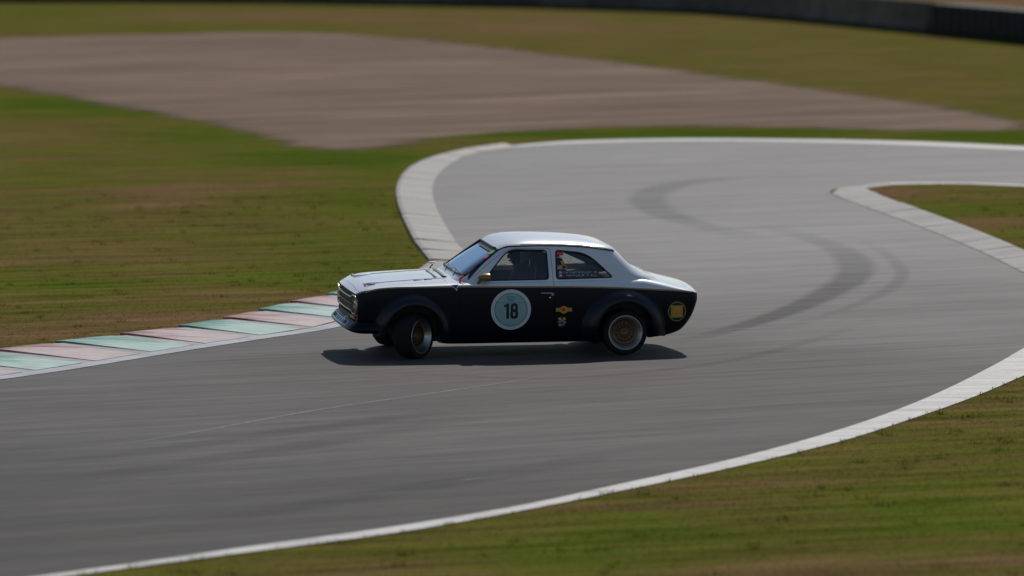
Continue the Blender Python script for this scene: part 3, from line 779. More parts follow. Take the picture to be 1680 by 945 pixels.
def colour(o):
    for p in o.data.polygons:
        c_ = p.center; x, y, z = c_
        if z < fZL(x) - .0005:
            inn = x > 1.1 and x < 2.75 and abs(y) < side_y(x, z) - .03 and z > fZB(x) + .04
            p.material_index = 2 if inn else 0
            if z > .15 and (abs(y) < side_y(min(max(x, .1), 3.9), z) - .06) and .12 < x < 3.8: p.material_index = 2
        else:
            p.material_index = 1
            if z > .86 and cab_level(x, y, z) < .972 and p.normal.z < .3: p.material_index = 2
            if z < .80 and abs(y) < .66 and 1.1 < x < 3.4: p.material_index = 2
bo = part('body', body, MATS); colour(bo)
for s in (-1, 1):
    d = part('door', doors[s], MATS); colour(d); doors[s] = d
ho = part('bonnet', hood, MATS); colour(ho)
bt = part('boot_lid', boot, MATS); colour(bt)

# -- glass
def pane(name, cutter, mat, parent=car):
    shellg = boolop(cabin(.012), cabin(.017), 'DIFFERENCE')
    return part(name, boolop(shellg, cutter, 'INTERSECT'), mat, 30, parent)
grow = lambda poly, k: [tuple(p) for p in (np.array(poly) - np.mean(poly, 0)) * k + np.mean(poly, 0)]
ws = pane('windscreen', prism(grow(win_screen, 1.02), 'yz', .9, 1.95), M['screen'])
pane('rear_window', prism(grow(win_rear, 1.02), 'yz', 2.85, 3.75), M['glass'])
gl = {}
for s in (-1, 1):
    gl[s] = (pane('window', prism(grow(win_door, 1.015), 'xz', s * .3, s * 1.0), M['glass'], doors[s]),
             pane('quarter_window', prism(grow(win_quarter, 1.015), 'xz', s * .3, s * 1.0), M['glass']))

# -- seals, gutters, stripe
def dens(poly, n=90, closed=True):
    P = list(poly) + ([poly[0]] if closed else []); return resample(P, n + 1, smooth=False)[:-1] if closed else resample(P, n, smooth=False)
for s in (-1, 1):
    for poly, par in ((win_door, doors[s]), (win_quarter, car)):
        part('window_seal', tube([(x, s * (cab_y(x, z) - .004), z) for x, z in dens(poly)], .0085, 6, True), M['trim'], 60, par)
    g = [(1.30, .895), (1.44, .985), (1.575, 1.085), (1.70, 1.175), (1.79, 1.213), (1.89, 1.222), (2.1, 1.226), (2.4, 1.222), (2.7, 1.200), (2.9, 1.172), (3.03, 1.145)]
    g = resample(g, 60)
    part('rain_gutter', tube([(x, s * (cab_y(x, z) + .006), z) for x, z in g], .009, 6), M['trim'], 60)
    part('gutter_strip', tube([(x, s * (cab_y(x, z + .014) + .008), z + .013) for x, z in g[24:]], .0045, 6), M['chrome'], 60)
    V, F = [], []
    xs = np.linspace(.12, 3.93, 120)
    for i, x in enumerate(xs):
        z = fZL(x)
        for dz in (-.008, .0, .008):
            yy = fW(x) - .012 - (.002 if dz > 0 else 0) + .0035
            V.append((tail_x(nose_x(x, yy), yy), s * yy, z + dz))
        if i: a = 3 * i; F += [(a - 3, a - 2, a + 1, a), (a - 2, a - 1, a + 2, a + 1)]
    st = part('pinstripe', mesh_from(V, F), M['gold'], 60)
part('windscreen_seal', tube([(cab_front_x(y, z, .004), y, z - .0) for y, z in dens(win_screen, 120)], .013, 6, True), M['trim'], 60)

# -- flared arches
def flare(xc, s, rx, rz, a0, a1, rin, out=.105):
    prof = [(0, -.012), (.10, .006), (.25, .034), (.42, .068), (.60, .092), (.78, .103), (.92, .103), (1.0, .095), (1.0, .06), (.97, -.05)]
    rings = []
    for a in np.linspace(R(a0), R(a1), 48):
        c_, sn = math.cos(a), math.sin(a); e = 1.0; ring = []
        k_end = min(1.0, (a - R(a0)) / R(18), (R(a1) - a) / R(18)); k_end = .72 + .28 * k_end
        for t, o in prof:
            px_, pz_ = rx + (rin - rx) * t, rz + (rin - rz) * t
            x, z = xc + px_ * c_, AZ + pz_ * sn
            zz = min(max(z, fZB(x) + .06), fZL(x) - .01)
            oo = o * out / .105 * (k_end if o > 0 else 1)
            ring.append((x, s * (side_y(min(max(x, .15), 3.9), zz) + oo), z))
        rings.append(ring)
    return loft(rings, cap=False, closed=False)
for s in (-1, 1):
    part('wheel_arch', flare(WX_F, s, .45, .462, -16, 186, .315, .125), M['arch'], 50)
    part('wheel_arch', flare(WX_R, s, .50, .465, -12, 192, .315, .125), M['arch'], 50)

# -- wheels
tp = [(.180, -.085), (.188, -.110), (.215, -.119), (.238, -.114), (.251, -.098), (.2555, -.06), (.2570, 0), (.2555, .06), (.251, .098), (.238, .114), (.215, .119), (.188, .110), (.180, .085), (.172, 0)]
rp = [(.194, -.118), (.199, -.110), (.190, -.100), (.176, -.09), (.168, -.03), (.164, .02), (.168, .09), (.190, .108), (.186, .10), (.160, .03), (.130, -.035), (.132, -.055), (.136, -.066), (.178, -.110), (.186, -.118)]
def bmcopy_obj(name, me, parent, **k):
    o = bpy.data.objects.new(name, me); C.objects.link(o); o.parent = parent; return o
bm = lathe(tp, 56); t_me = bpy.data.meshes.new('tyre'); bm.to_mesh(t_me); bm.free(); t_me.materials.append(M['rubber'])
bm = lathe(rp, 56); r_me = bpy.data.meshes.new('rim'); bm.to_mesh(r_me); bm.free(); r_me.materials.append(M['alloy'])
# centre: gold spoked disc set back inside the dish
sp = [lathe([(.0, -.035), (.03, -.055), (.045, -.05), (.055, -.03), (.055, .0), (0, .0)], 24, closed=False), lathe([(.116, -.052), (.132, -.056), (.134, -.03), (.116, -.03)], 48), lathe([(.078, -.040), (.088, -.045), (.090, -.02), (.078, -.02)], 40), lathe([(.0, -.012), (.15, -.012), (.15, -.006), (.0, -.006)], 40, closed=False)]
for k in range(14):
    a = k * math.pi / 7
    bmk = box(.085, -.034, 0, .08, .018, .012, .003); bmesh.ops.rotate(bmk, verts=bmk.verts, matrix=Matrix.Rotation(a, 3, 'Y')); sp.append(bmk)
for k in range(4):
    a = k * math.pi / 2 + .4; nut = lathe([(0, -.05), (.007, -.05), (.007, -.03), (0, -.03)], 8, closed=False)
    bmesh.ops.translate(nut, verts=nut.verts, vec=(.033 * math.cos(a), -.003, .033 * math.sin(a))); sp.append(nut)
bm = merge(*sp); c_me = bpy.data.meshes.new('wheel_centre'); bm.to_mesh(c_me); bm.free(); c_me.materials.append(M['bronze'])
bm = lathe([(.0, .035), (.13, .035), (.13, .045), (0, .045)], 32, closed=False); d_me = bpy.data.meshes.new('brake_disc'); bm.to_mesh(d_me); bm.free(); d_me.materials.append(M['trim'])
for me in (t_me, r_me, c_me, d_me):
    me.polygons.foreach_set('use_smooth', [True] * len(me.polygons)); me.set_sharp_from_angle(angle=R(35))
STEER = R(45)
for xw, s, st_ in ((WX_F, -1, STEER), (WX_F, 1, STEER), (WX_R, -1, 0), (WX_R, 1, 0)):
    w = bmcopy_obj('wheel', r_me, car); w.location = (xw, s * WT, WZ)
    rz = st_ + (math.pi if s > 0 else 0); w.rotation_euler = (R(-2.0) if s < 0 else R(-2.0), random.uniform(0, 1), rz)
    if xw == WX_F: w.location.y = s * (WT - .005)
    w.rotation_euler = (0, 0, rz)
    bmcopy_obj('tyre', t_me, w); cc = bmcopy_obj('wheel_centre', c_me, w); cc.rotation_euler = (0, random.uniform(0, .8), 0); bmcopy_obj('brake_disc', d_me, w)
part('axle', tube([(WX_R, -.66, WZ), (WX_R, .66, WZ)], .04), M['trim']); part('axle', tube([(WX_F, -.62, WZ - .02), (WX_F, .62, WZ - .02)], .025), M['trim'])
part('underbody', merge(box(2.0, 0, .17, 2.2, .9, .05, .01), tube([(1.2, -.25, .13), (2.6, -.28, .13), (3.2, -.42, .17), (3.5, -.45, .2)], .025)), M['trim'])

# -- nose
def nx_(y, d=0.0): return nose_x(X0, y) - d
NOSE = empty('nose_panel', parent=car) if False else car
ys = np.linspace(-.62, .62, 31)
def front_strip(z0, z1, d0, d1, y0=-.62, y1=.62, n=31, thick=.02):
    rings = []
    for y in np.linspace(y0, y1, n):
        rings.append([(nx_(y, d0), y, z0), (nx_(y, d1), y, z1), (nx_(y, d1) + thick, y, z1), (nx_(y, d0) + thick, y, z0)])
    return loft(rings)
gr = part('grille', front_strip(.49, .685, .004, .004, -.62, .62), M['trim'])
for k in range(7):
    part('grille_slat', front_strip(.512 + k * .024, .519 + k * .024, .012, .012, -.40, .40, 15, .01), M['cage'], parent=gr)
dog = [(-.44, .665), (.44, .665), (.50, .695), (.64, .685), (.665, .59), (.64, .495), (.50, .485), (.44, .515), (-.44, .515), (-.50, .485), (-.64, .495), (-.665, .59), (-.64, .685), (-.50, .695)]
dogp = dens(round_poly(dog, .05, 5), 120)
part('grille_trim', tube([(nx_(y, .014), y, z) for y, z in dogp], .009, 6, True), M['brass'], 60, gr)
part('grille_bar', tube([(nx_(y, .016), y, .592) for y in np.linspace(-.45, .45, 15)], .006, 6), M['gold'], 60, gr)
for s in (-1, 1):
    hl = lathe([(0, -.048), (.035, -.043), (.065, -.03), (.082, -.01), (.082, .02), (0, .02)], 28, closed=False)
    bmesh.ops.rotate(hl, verts=hl.verts, matrix=Matrix.Rotation(R(-90), 3, 'Z'))
    bmesh.ops.translate(hl, verts=hl.verts, vec=(nx_(.56, -.032), s * .56, .59))
    h = part('headlight', hl, M['lamp'])
    rg = lathe([(.080, -.02), (.090, -.03), (.100, -.02), (.100, .015), (.082, .015)], 28)
    bmesh.ops.rotate(rg, verts=rg.verts, matrix=Matrix.Rotation(R(-90), 3, 'Z'))
    bmesh.ops.translate(rg, verts=rg.verts, vec=(nx_(.56, -.032), s * .56, .59)); part('headlight_ring', rg, M['chrome'], 40, h)
    part('indicator', front_strip(.43, .465, .016, .016, min(s * .40, s * .55), max(s * .40, s * .55), 8), M['amber'])
part('front_intake', front_strip(.39, .47, .006, .004, -.36, .36), M['trim'])
part('tow_hook', tube([(nx_(.3, .0), -.30, .43), (nx_(.3, .05), -.30, .42), (nx_(.3, .06), -.30, .39), (nx_(.3, .01), -.30, .385)], .008), M['chrome'])
# air dam: swept round the nose and back to the arches
path = []
for y in np.linspace(0, .60, 12): path.append((nx_(y, .0), y))
for t in np.linspace(0, 1, 8)[1:]:
    a = t * math.pi / 2; path.append((nx_(.60, 0) + .13 * math.sin(a)**1 * t, .60 + .105 * math.sin(a)))
path += [(.26, .715), (.36, .735)]
path = [(x, -y) for x, y in path[::-1]] + path[1:]
path = resample(path, 70)
tt = np.gradient(path, axis=0); tt /= np.linalg.norm(tt, axis=1)[:, None]; nn = np.stack([-tt[:, 1], tt[:, 0]], 1)
if nn[35][0] > 0: nn = -nn
def dam(prof):
    rings = []
    for i, (p, q) in enumerate(zip(path, nn)):
        e = min(1.0, i / 14, (69 - i) / 14); e = .45 + .55 * e
        rings.append([(p[0] + q[0] * o * e, p[1] + q[1] * o * e, z) for o, z in prof])
    return loft(rings)
part('front_spoiler', dam([(o * .85, z + .055) for o, z in [(.0, .355), (.045, .335), (.105, .285), (.110, .270), (.095, .258), (.06, .235), (.02, .225), (-.02, .24), (-.03, .33)]]), M['navy'], 30)
sp_i = range(26, 44) if False else range(18, 52)
rings = []
for i in sp_i:
    p, q = path[i], nn[i]; rings.append([(p[0] + q[0] * o * .85, p[1] + q[1] * o * .85, z + .055) for o, z in ((.046, .3385), (.104, .2895), (.100, .285), (.043, .333))])
lip = part('spoiler_face', loft(rings), M['spoiler'], 30)
for i in (20, 22, 24, 27, 31, 35, 39, 43, 46, 48, 50):
    p, q = path[i], nn[i]; t = tt[i]; V = []
    for o, z in ((.055, .334), (.096, .2985)):
        for k in (-.013, .013): V.append((p[0] + q[0] * o * .85 + t[0] * k, p[1] + q[1] * o * .85 + t[1] * k, z + .058))
    V += [(v[0] + .012, v[1], v[2] - .012) for v in V]
    part('spoiler_slot', loft([[V[0], V[1], V[3], V[2]], [V[4], V[5], V[7], V[6]]]), M['trim'], 30, lip)

# -- bonnet details
def top_z(x, y):
    s_ = section(x); ys_ = [p[0] for p in s_[::-1]]; zs_ = [p[1] for p in s_[::-1]]
    return float(np.interp(abs(y), ys_[:12], zs_[:12]))
for yy in (-.36, .36):
    z = top_z(.22, yy)
    sc_ = loft([[(.20 + .20 * t, yy - .055 + .0 * t, top_z(.2 + .2 * t, yy) - .01), (.20 + .20 * t, yy - .045, top_z(.2 + .2 * t, yy) + .016 * (1 - t) + .003), (.20 + .20 * t, yy + .045, top_z(.2 + .2 * t, yy) + .016 * (1 - t) + .003), (.20 + .20 * t, yy + .055, top_z(.2 + .2 * t, yy) - .01)] for t in np.linspace(0, 1, 6)])
    part('bonnet_scoop', sc_, M['white'], 30, ho)
for yy in (-.46, .46):
    pin = tube([(.20, yy, top_z(.2, yy) - .005), (.20, yy, top_z(.2, yy) + .022)], .012); part('bonnet_pin', pin, M['chrome'], 30, ho)
    part('bonnet_strap', box(.26, yy, top_z(.26, yy) + .006, .10, .022, .012, .003), M['trim'], 30, ho)
for k, (xx, yy) in enumerate(((.80, -.42), (.92, -.42), (1.02, -.20), (1.02, .10))):
    part('bonnet_vent', box(xx, yy, top_z(xx, yy) + .002, .09 if yy < -.3 else .03, .035 if yy < -.3 else .26, .009, .002), M['trim'], 30, ho)
for s in (-1, 1):
    rg = tube([(x, s * .40, top_z(x, .40) + .001) for x in np.linspace(.35, 1.08, 16)], .006, 6); part('bonnet_crease', rg, M['white'], 60, ho)
# wipers, scuttle, cable
for y0, y1 in ((-.36, -.02), (.14, .48)):
    part('wiper', merge(tube([(cab_front_x(y0, .90, .03), y0, .885), (cab_front_x(y1, .93, .018), y1, .935)], .006, 6), tube([(cab_front_x(y0 - .05, .93, .02), y0 - .12, .915), (cab_front_x(y1, .945, .02), y1 + .12, .945)], .005, 6)), M['trim'])
part('scuttle_grille', box(1.125, 0, top_z(1.12, 0) + .003, .05, .7, .008, .002), M['trim'])
part('tow_strap', tube([(1.25, -.615, .845), (1.245, -.64, .865), (1.265, -.65, .89), (1.285, -.63, .905)], .012, 6), M['redv'])
part('washer_hose', tube([(1.10, .50, .855), (1.14, .52, .90), (1.10, .56, .925), (1.17, .55, .91)], .008, 6), M['trim'])

# -- mirror, handle, lock, filler
for s in (-1, 1):
    yb = side_y(1.45, .70) ; y0 = cab_y(1.5, .88)
    shape = [(0.0, .018), (.03, .045), (.07, .058), (.115, .062), (.125, .06)]
    mr = loft([[(1.43 + t, s * (y0 + .085) + r * 1.25 * math.cos(2 * math.pi * k / 16), .900 + r * .80 * math.sin(2 * math.pi * k / 16)) for k in range(16)] for t, r in shape])
    mi = part('side_mirror', mr, M['gold'], 40, doors[s])
    part('mirror_stalk', tube([(1.46, s * (y0 + .07), .87), (1.435, s * (y0 + .055), .835), (1.44, s * (y0 + .02), .815)], [.02, .018, .022], 8), M['gold'], 40, doors[s])
    yy = lambda x, z: s * (side_y(x, z))
    part('handle', merge(tube([(2.135, yy(2.13, .715) + s * .004, .715), (2.14, yy(2.14, .715) + s * .028, .716), (2.25, yy(2.25, .716) + s * .03, .714), (2.285, yy(2.28, .71) + s * .022, .708)], .0095, 8), box(2.272, yy(2.27, .70) + s * .012, .697, .03, .024, .034, .006)), M['chrome'], 40, doors[s])
    part('door_lock', box(2.245, yy(2.25, .662) + s * .004, .662, .022, .012, .018, .004), M['chrome'], 40, doors[s])

# -- decals
def conform(pts2, s=-1, eps=.004, where='body'):
    out = []
    for x, z in pts2:
        yv = side_y(x, z) if where == 'body' else cab_y(x, z, .010)
        out.append((x, s * (yv + eps), z))
    return out
def disc(cx, cz, rx, rz, rings=6, n=48, r0=0.0):
    V, F = [], []
    rad = np.linspace(r0, 1, rings + 1)
    for r in rad:
        for k in range(n): V.append((cx + rx * r * math.cos(2 * math.pi * k / n), cz + rz * r * math.sin(2 * math.pi * k / n)))
    for i in range(rings):
        for k in range(n): a, b_ = i * n + k, i * n + (k + 1) % n; F.append((a, b_, b_ + n, a + n))
    return V, F
def stroke(pts, w, closed=False, step=.012):
    P = resample(list(pts) + ([pts[0]] if closed else []), step=step, smooth=False); 
    if closed: P = P[:-1]; t = np.roll(P, -1, 0) - np.roll(P, 1, 0)
    else: t = np.gradient(P, axis=0)
    t /= np.linalg.norm(t, axis=1)[:, None] + 1e-9; q = np.stack([-t[:, 1], t[:, 0]], 1)
    V = []; n = len(P)
    for k in (-.5, 0, .5): V += [tuple(p) for p in P + q * w * k]
    F = []
    for i in range(n if closed else n - 1):
        j = (i + 1) % n
        for k in (0, 1): F.append((k * n + i, k * n + j, (k + 1) * n + j, (k + 1) * n + i))
    return V, F
def rect(x0, x1, z0, z1, nx=6, nz=6, skew=0.0):
    V = [(x0 + (x1 - x0) * i / nx + skew * j / nz, z0 + (z1 - z0) * j / nz) for j in range(nz + 1) for i in range(nx + 1)]
    F = [(j * (nx + 1) + i, j * (nx + 1) + i + 1, (j + 1) * (nx + 1) + i + 1, (j + 1) * (nx + 1) + i) for j in range(nz) for i in range(nx)]
    return V, F
def decal(name, vf, mat, s=-1, eps=.004, parent=car, where='body', label=None):
    V3 = conform(vf[0], s, eps, where); me = mesh_from(V3, vf[1])
    o = part(name, me, mat, 60, parent)
    if label: o['label'] = label
    return o
def ellipse(cx, cz, rx, rz, n=40): return [(cx + rx * math.cos(2 * math.pi * k / n), cz + rz * math.sin(2 * math.pi * k / n)) for k in range(n)]
for s in (-1, 1):
    cx, cz, r = 1.80, .533, .228; D = doors[s]; mx = 1 if s < 0 else -1
    rd = decal('number_roundel', disc(cx, cz, r, r), M['offwhite'], s, .004, D, label='white bordered mint roundel with number 18')
    def dd(nm, vf, mat, e): return decal(nm, vf, mat, s, e, D)
    decal('roundel_field', disc(cx, cz, r * .835, r * .835), M['mint'], s, .0055, rd)
    decal('roundel_ring', stroke(ellipse(cx, cz, r * .81, r * .81, 60), .007, True), M['teal'], s, .0068, rd)
    decal('roundel_line', stroke([(cx - r * .78, cz + .082), (cx + r * .78, cz + .080)], .004), M['teal'], s, .0068, rd)
    one = [(cx - mx * .075, cz + .052), (cx - mx * .045, cz + .062)]
    decal('digit', rect(cx - mx * .038 - .016, cx - mx * .038 + .016, cz - .100, cz + .072, 3, 14), M['ink'], s, .008, rd)
    decal('digit', stroke([(cx - mx * .080, cz + .040), (cx - mx * .03, cz + .058)], .026), M['ink'], s, .0085, rd)
    decal('digit', stroke(round_poly([(cx + mx * .010, cz - .012), (cx + mx * .062, cz - .012), (cx + mx * .062, cz + .060), (cx + mx * .010, cz + .060)], .024, 6), .031, True, .006), M['ink'], s, .008, rd)
    decal('digit', stroke(round_poly([(cx + mx * .007, cz - .087), (cx + mx * .065, cz - .087), (cx + mx * .065, cz - .010), (cx + mx * .007, cz - .010)], .026, 6), .032, True, .006), M['ink'], s, .0085, rd)
    for j, (wd, zz) in enumerate(((.105, .145), (.085, .122), (.055, .103))):
        k = 9 - 2 * j
        for i in range(k):
            x0 = cx - wd / 2 + wd * i / k; decal('small_letter', rect(x0, x0 + wd / k * .68, cz + zz - .006, cz + zz + .006, 1, 1), M['teal'], s, .0072, rd)
    # winged orange badge and shield below it
    bx, bz = 2.405, .522
    bd = decal('orange_badge', disc(bx, bz, .046, .042), M['orange'], s, .004)
    for sg in (-1, 1):
        decal('badge_wing', rect(min(bx + sg * .03, bx + sg * .092), max(bx + sg * .03, bx + sg * .092), bz - .02, bz + .022, 6, 3), M['yellow_d'], s, .0036, bd)
    decal('badge_centre', disc(bx - .005, bz + .004, .02, .018), M['redv'], s, .0055, bd)
    decal('badge_edge', stroke(ellipse(bx, bz, .041, .037), .008, True), M['yellow'], s, .006, bd)
    bx, bz = 2.385, .385
    sh = decal('shield_badge', disc(bx, bz, .052, .064), M['ink'], s, .004)
    for k, (ax, az, rx, mt) in enumerate(((-.025, .035, .02, 'tan'), (.025, .035, .02, 'yellow_d'), (.0, .012, .02, 'pinkv'), (-.032, -.002, .016, 'cyanv'), (.033, -.005, .014, 'tan'), (-.022, -.035, .018, 'yellow_d'), (.014, -.03, .016, 'cyanv'), (.0, -.052, .01, 'blue'))):
        decal('badge_patch', disc(bx + ax, bz + az, rx, rx * .8, 3, 16), M[mt], s, .0055, sh)
    bx, bz = 3.715, .475
    ov = decal('oval_badge', disc(bx, bz, .110, .116), M['ink'], s, .005, label='round black badge with ochre centre on the rear quarter')
    decal('badge_rim', stroke(ellipse(bx, bz, .102, .108), .006, True), M['yellow_d'], s, .0065, ov)
    decal('badge_field', rect(bx - .072, bx + .068, bz - .068, bz + .068), M['yellow_d'], s, .0065, ov)
    decal('badge_band', rect(bx - .052, bx + .052, bz - .022, bz + .036), M['orange'], s, .011, ov)
    # quarter window stickers
    q = gl[s][1]; wd = 'cab'
    decal('red_sticker', rect(2.355, 2.43, 1.115, 1.16), M['redv'], s, .003, q, wd); decal('sticker_line', rect(2.37, 2.42, 1.132, 1.143), M['pinkv'], s, .004, q, wd)
    decal('dark_sticker', disc(2.385, 1.055, .035, .035), M['ink'], s, .003, q, wd); decal('orange_sticker', rect(2.41, 2.445, 1.01, 1.055, 4, 4, -.02), M['orange'], s, .0035, q, wd)
    decal('sticker_edge', rect(2.352, 2.41, 1.09, 1.10), M['tan'], s, .004, q, wd)
    decal('tan_sticker', rect(2.355, 2.46, .965, 1.005, 6, 4, .0), M['tan'], s, .003, q, wd); decal('sticker_mark', disc(2.43, .985, .022, .015, 3, 20), M['trim'], s, .0042, q, wd)
    for r_ in range(2):
        zz = .930 - r_ * .034
        decal('flag_sticker', rect(2.372, 2.398, zz - .011, zz + .011, 2, 2), M['offwhite'], s, .003, q, wd); decal('flag_sticker', rect(2.398, 2.42, zz - .011, zz + .011, 2, 2), M['redv'], s, .003, q, wd)
        random.seed(3 + r_); xx = 2.435
        while xx < 2.80:
            w_ = random.uniform(.011, .02)
            if random.random() > .12:
                decal('name_letter', stroke(random.choice(([(xx, zz - .01), (xx, zz + .01), (xx + w_ * .7, zz)], [(xx, zz + .01), (xx, zz - .01), (xx + w_ * .7, zz - .01)], [(xx, zz - .01), (xx + w_ * .35, zz + .01), (xx + w_ * .7, zz - .01)])), .0045, False, .008), M['offwhite'], s, .003, q, wd)
            xx += w_ + .006
    tri = [(1.135, .815), (1.20, .828), (1.185, .76)]
    def patch(poly, mat, e, nm, par=car):
        V = [(x, s * (side_y(x, min(z, fZL(x))) - max(0, z - fZL(x)) * .35 + e), z) for x, z in poly]; return part(nm, mesh_from(V, [tuple(range(len(V)))]), mat, 60, par)
    tb = patch([(1.12, .822), (1.205, .826), (1.185, .752)], M['offwhite'], .008, 'triangle_sticker'); patch([(1.138, .815), (1.192, .818), (1.178, .772)], M['blue'], .010, 'triangle_mark', tb)
# windscreen stickers: sun strip and two squares near the camera-side corner
def scr(y0, y1, z0, z1, mat, nm, e=.003):
    V, F = [], []; ny_, nz_ = 14, 3
    for j in range(nz_ + 1):
        for i in range(ny_ + 1):
            y, z = y0 + (y1 - y0) * i / ny_, z0 + (z1 - z0) * j / nz_; V.append((cab_front_x(y, z + droop(1.6, z), -.010) - e, y, z))
    F = [(j * (ny_ + 1) + i, j * (ny_ + 1) + i + 1, (j + 1) * (ny_ + 1) + i + 1, (j + 1) * (ny_ + 1) + i) for j in range(nz_) for i in range(ny_)]
    return part(nm, mesh_from(V, F), mat, 60, ws)
scr(-.495, .30, 1.150, 1.185, M['strip'], 'sun_strip'); scr(-.50, -.43, 1.13, 1.175, M['greenv'], 'screen_sticker', .006); scr(-.53, -.46, 1.085, 1.115, M['pinkv'], 'screen_sticker', .006)

# -- tail
for s in (-1, 1):
    part('tail_light', box(3.965, s * .44, .60, .05, .20, .09, .012), M['redlens'])
part('number_plate', box(4.005, 0, .60, .012, .5, .11, .003), M['offwhite'])

# -- interior
for s in (-1, 1):
    y = s * .33
    bk = loft([[(2.22 + .16 * t - .03 * math.sin(t * 3), y - (.22 - .05 * t**3), .42 + .62 * t), (2.16 + .16 * t, y - (.24 - .06 * t**3), .43 + .62 * t), (2.24 + .16 * t, y, .41 + .62 * t), (2.16 + .16 * t, y + (.24 - .06 * t**3), .43 + .62 * t), (2.22 + .16 * t, y + (.22 - .05 * t**3), .42 + .62 * t), (2.31 + .15 * t, y, .40 + .62 * t)] for t in np.linspace(0, 1, 9)])
    se = part('seat', box(2.0, y, .37, .50, .44, .12, .05), M['seat'], 40); part('seat_back', bk, M['seat'], 40, se)
cage = [[(2.38, -.60, .25), (2.38, -.60, .85), (2.38, -.52, 1.15), (2.38, -.45, 1.20), (2.38, .45, 1.20), (2.38, .52, 1.15), (2.38, .60, .85), (2.38, .60, .25)],
        [(2.38, -.45, 1.195), (2.38, .56, .45)], [(2.40, -.47, 1.18), (3.10, -.50, .86)], [(2.40, .47, 1.18), (3.10, .50, .86)], [(2.42, -.46, 1.17), (3.10, .48, .86)],
        [(2.36, -.50, 1.17), (1.72, -.50, 1.165), (1.36, -.62, .90), (1.30, -.66, .70)], [(2.36, .50, 1.17), (1.72, .50, 1.165), (1.36, .62, .90), (1.30, .66, .70)]]
for c_ in cage: part('roll_cage_tube', tube(resample(c_, 40, smooth=False), .021, 10), M['cage'], 60)
part('dashboard', box(1.42, 0, .80, .22, 1.26, .14, .04), M['cabinblack'], 40)
sw = lathe([(.155 + .013 * math.cos(a), .013 * math.sin(a)) for a in np.linspace(0, 2 * math.pi, 9)[:-1]], 32)
bmesh.ops.rotate(sw, verts=sw.verts, matrix=Matrix.Rotation(R(-90), 3, 'Z')); swr = Matrix.Rotation(R(-22), 3, 'Y'); bmesh.ops.rotate(sw, verts=sw.verts, matrix=swr)
SWC = Vector((1.70, .33, .80)); bmesh.ops.translate(sw, verts=sw.verts, vec=SWC)
sws = merge(sw, tube([SWC, (1.50, .33, .72)], .018), tube([SWC + swr @ Vector((0, -.15, 0)), SWC + swr @ Vector((0, .15, 0))], .01), tube([SWC, SWC + swr @ Vector((0, 0, -.15))], .01))
part('steering_wheel', sws, M['trim'], 50)
part('inner_rear_shelf', box(3.0, 0, .80, .62, 1.1, .03, .01), M['cabinblack'])
part('bulkhead', box(2.74, 0, .56, .03, 1.2, .48, .005), M['cabinblack'])
for hx, hy in ((2.07, .24), (2.07, .42), (2.14, -.45)): part('harness_strap', box(hx, hy, .79, .012, .055, .40, .004), M['harness'], 40)

# the sprung body leans towards the outside of the bend, the wheels do not
ROLL = Matrix.Translation((0, 0, .030)) @ Matrix.Rotation(R(2.2), 4, 'X')
for ch in list(car.children):
    if ch.name.split('.')[0] not in ('wheel', 'axle'): ch.matrix_basis = ROLL @ ch.matrix_basis

# ------------------------------------------------------------------ driver
drv = empty('person', tuple(car.matrix_basis @ (ROLL @ Vector((2.11, .33, .365)))), YAW)
tag(drv, 'driver in dark suit and black and white helmet at the wheel of the race car', 'person')
def skinned(nodes, edges, sub=2):
    bm = bmesh.new(); ly = bm.verts.layers.skin.verify(); vs_ = []
    for i, (p, r) in enumerate(nodes):
        v = bm.verts.new(p); v[ly].radius = (r, r) if not isinstance(r, tuple) else r; v[ly].use_root = (i == 0); vs_.append(v)
    for a, b_ in edges: bm.edges.new((vs_[a], vs_[b_]))
    me = bpy.data.meshes.new('sk'); bm.to_mesh(me); bm.free(); o = bpy.data.objects.new('sk', me); C.objects.link(o)
    o.modifiers.new('s', 'SKIN'); sb = o.modifiers.new('u', 'SUBSURF'); sb.levels = sub; sb.render_levels = sub
    dg = bpy.context.evaluated_depsgraph_get(); dg.update(); out = bpy.data.meshes.new_from_object(o.evaluated_get(dg))
    bpy.data.objects.remove(o); return out
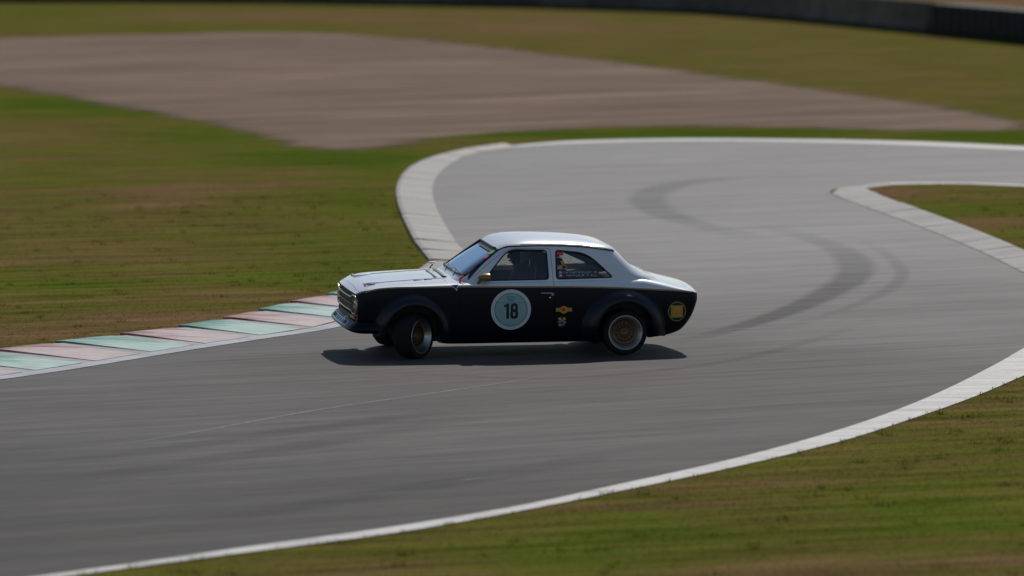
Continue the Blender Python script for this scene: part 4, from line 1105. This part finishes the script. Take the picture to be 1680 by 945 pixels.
# local frame of the driver: origin at car (2.1,.33,.40)
nodes = [((0, 0, .11), (.15, .13)), ((.02, 0, .25), (.15, .12)), ((.03, 0, .40), (.17, .12)), ((.03, 0, .47), (.12, .09)), ((.02, 0, .53), .06), ((.0, 0, .58), .06)]
edges = [(0, 1), (1, 2), (2, 3), (3, 4), (4, 5)]
def chain(start, pts):
    prev = start
    for p, r in pts: nodes.append((p, r)); edges.append((prev, len(nodes) - 1)); prev = len(nodes) - 1
    return prev
for s in (-1, 1):
    chain(0, [((-.05, s * .10, .09), .09), ((-.40, s * .13, .20), .07), ((-.58, s * .12, .0), .05), ((-.66, s * .12, -.12), .04), ((-.76, s * .12, -.10), .035)])
    hnd = chain(2, [((.03, s * .19, .43), .065), ((-.10, s * .26, .26), .05), ((-.28, s * .19, .33), .04), ((-.345, s * .165, .375), .030), ((-.375, s * .158, .40), .030)])
    for k, ln in enumerate((.022, .028, .025, .02)):
        dz = .022 - .015 * k
        chain(hnd, [((-.395, s * .155, .405 + dz), .0095), ((-.425, s * .152, .405 + dz), .009), ((-.437, s * .135, .402 + dz), .0085), ((-.425, s * (.132 - ln * .2), .40 + dz), .008)])
    chain(hnd, [((-.375, s * .135, .415), .010), ((-.40, s * .118, .42), .009)])
put('body', skinned(nodes, edges), M['suit'], drv, 60)
def blob(c_, r, nseg=24, f=None):
    bm = bmesh.new(); bmesh.ops.create_uvsphere(bm, u_segments=nseg, v_segments=nseg // 2 + 2, radius=1)
    for v in bm.verts:
        p = Vector((v.co.x * r[0], v.co.y * r[1], v.co.z * r[2]))
        if f: p = f(p)
        v.co = p + Vector(c_)
    return bm
def headf(p):
    if p.z < 0: p.x *= 1 + p.z * 1.2; p.y *= 1 + p.z * 2.4
    return p
HC = Vector((-.02, 0, .645))
hd = merge(blob(HC, (.098, .078, .118), f=headf), blob(HC + Vector((-.100, 0, -.012)), (.018, .014, .026)), blob(HC + Vector((-.088, 0, -.062)), (.012, .026, .009)), *[blob(HC + Vector((-.088, s * .032, .012)), (.010, .016, .009)) for s in (-1, 1)])
hdo = put('head', hd, M['skin'], drv, 60)
put('eye', merge(*[blob(HC + Vector((-.093, s * .032, .010)), (.008, .011, .007), 12) for s in (-1, 1)]), M['ink'], hdo, 60)
hm = blob(HC + Vector((.012, 0, .02)), (.135, .118, .138), 32)
hm = boolop(hm, blob(HC + Vector((.012, 0, .02)), (.118, .102, .122), 32), 'DIFFERENCE')
hm = boolop(hm, box(HC.x - .13, 0, HC.z - .03, .16, .19, .115, .03), 'DIFFERENCE')
hm = boolop(hm, box(HC.x, 0, HC.z - .20, .4, .4, .18), 'DIFFERENCE')
he = put('helmet', hm, [M['trim'], M['white']], drv, 45)
for p in he.data.polygons: p.material_index = 1 if p.center.x > HC.x + .005 else 0
put('peak', box(HC.x - .135, 0, HC.z + .05, .09, .17, .012, .004), M['trim'], he, 40)
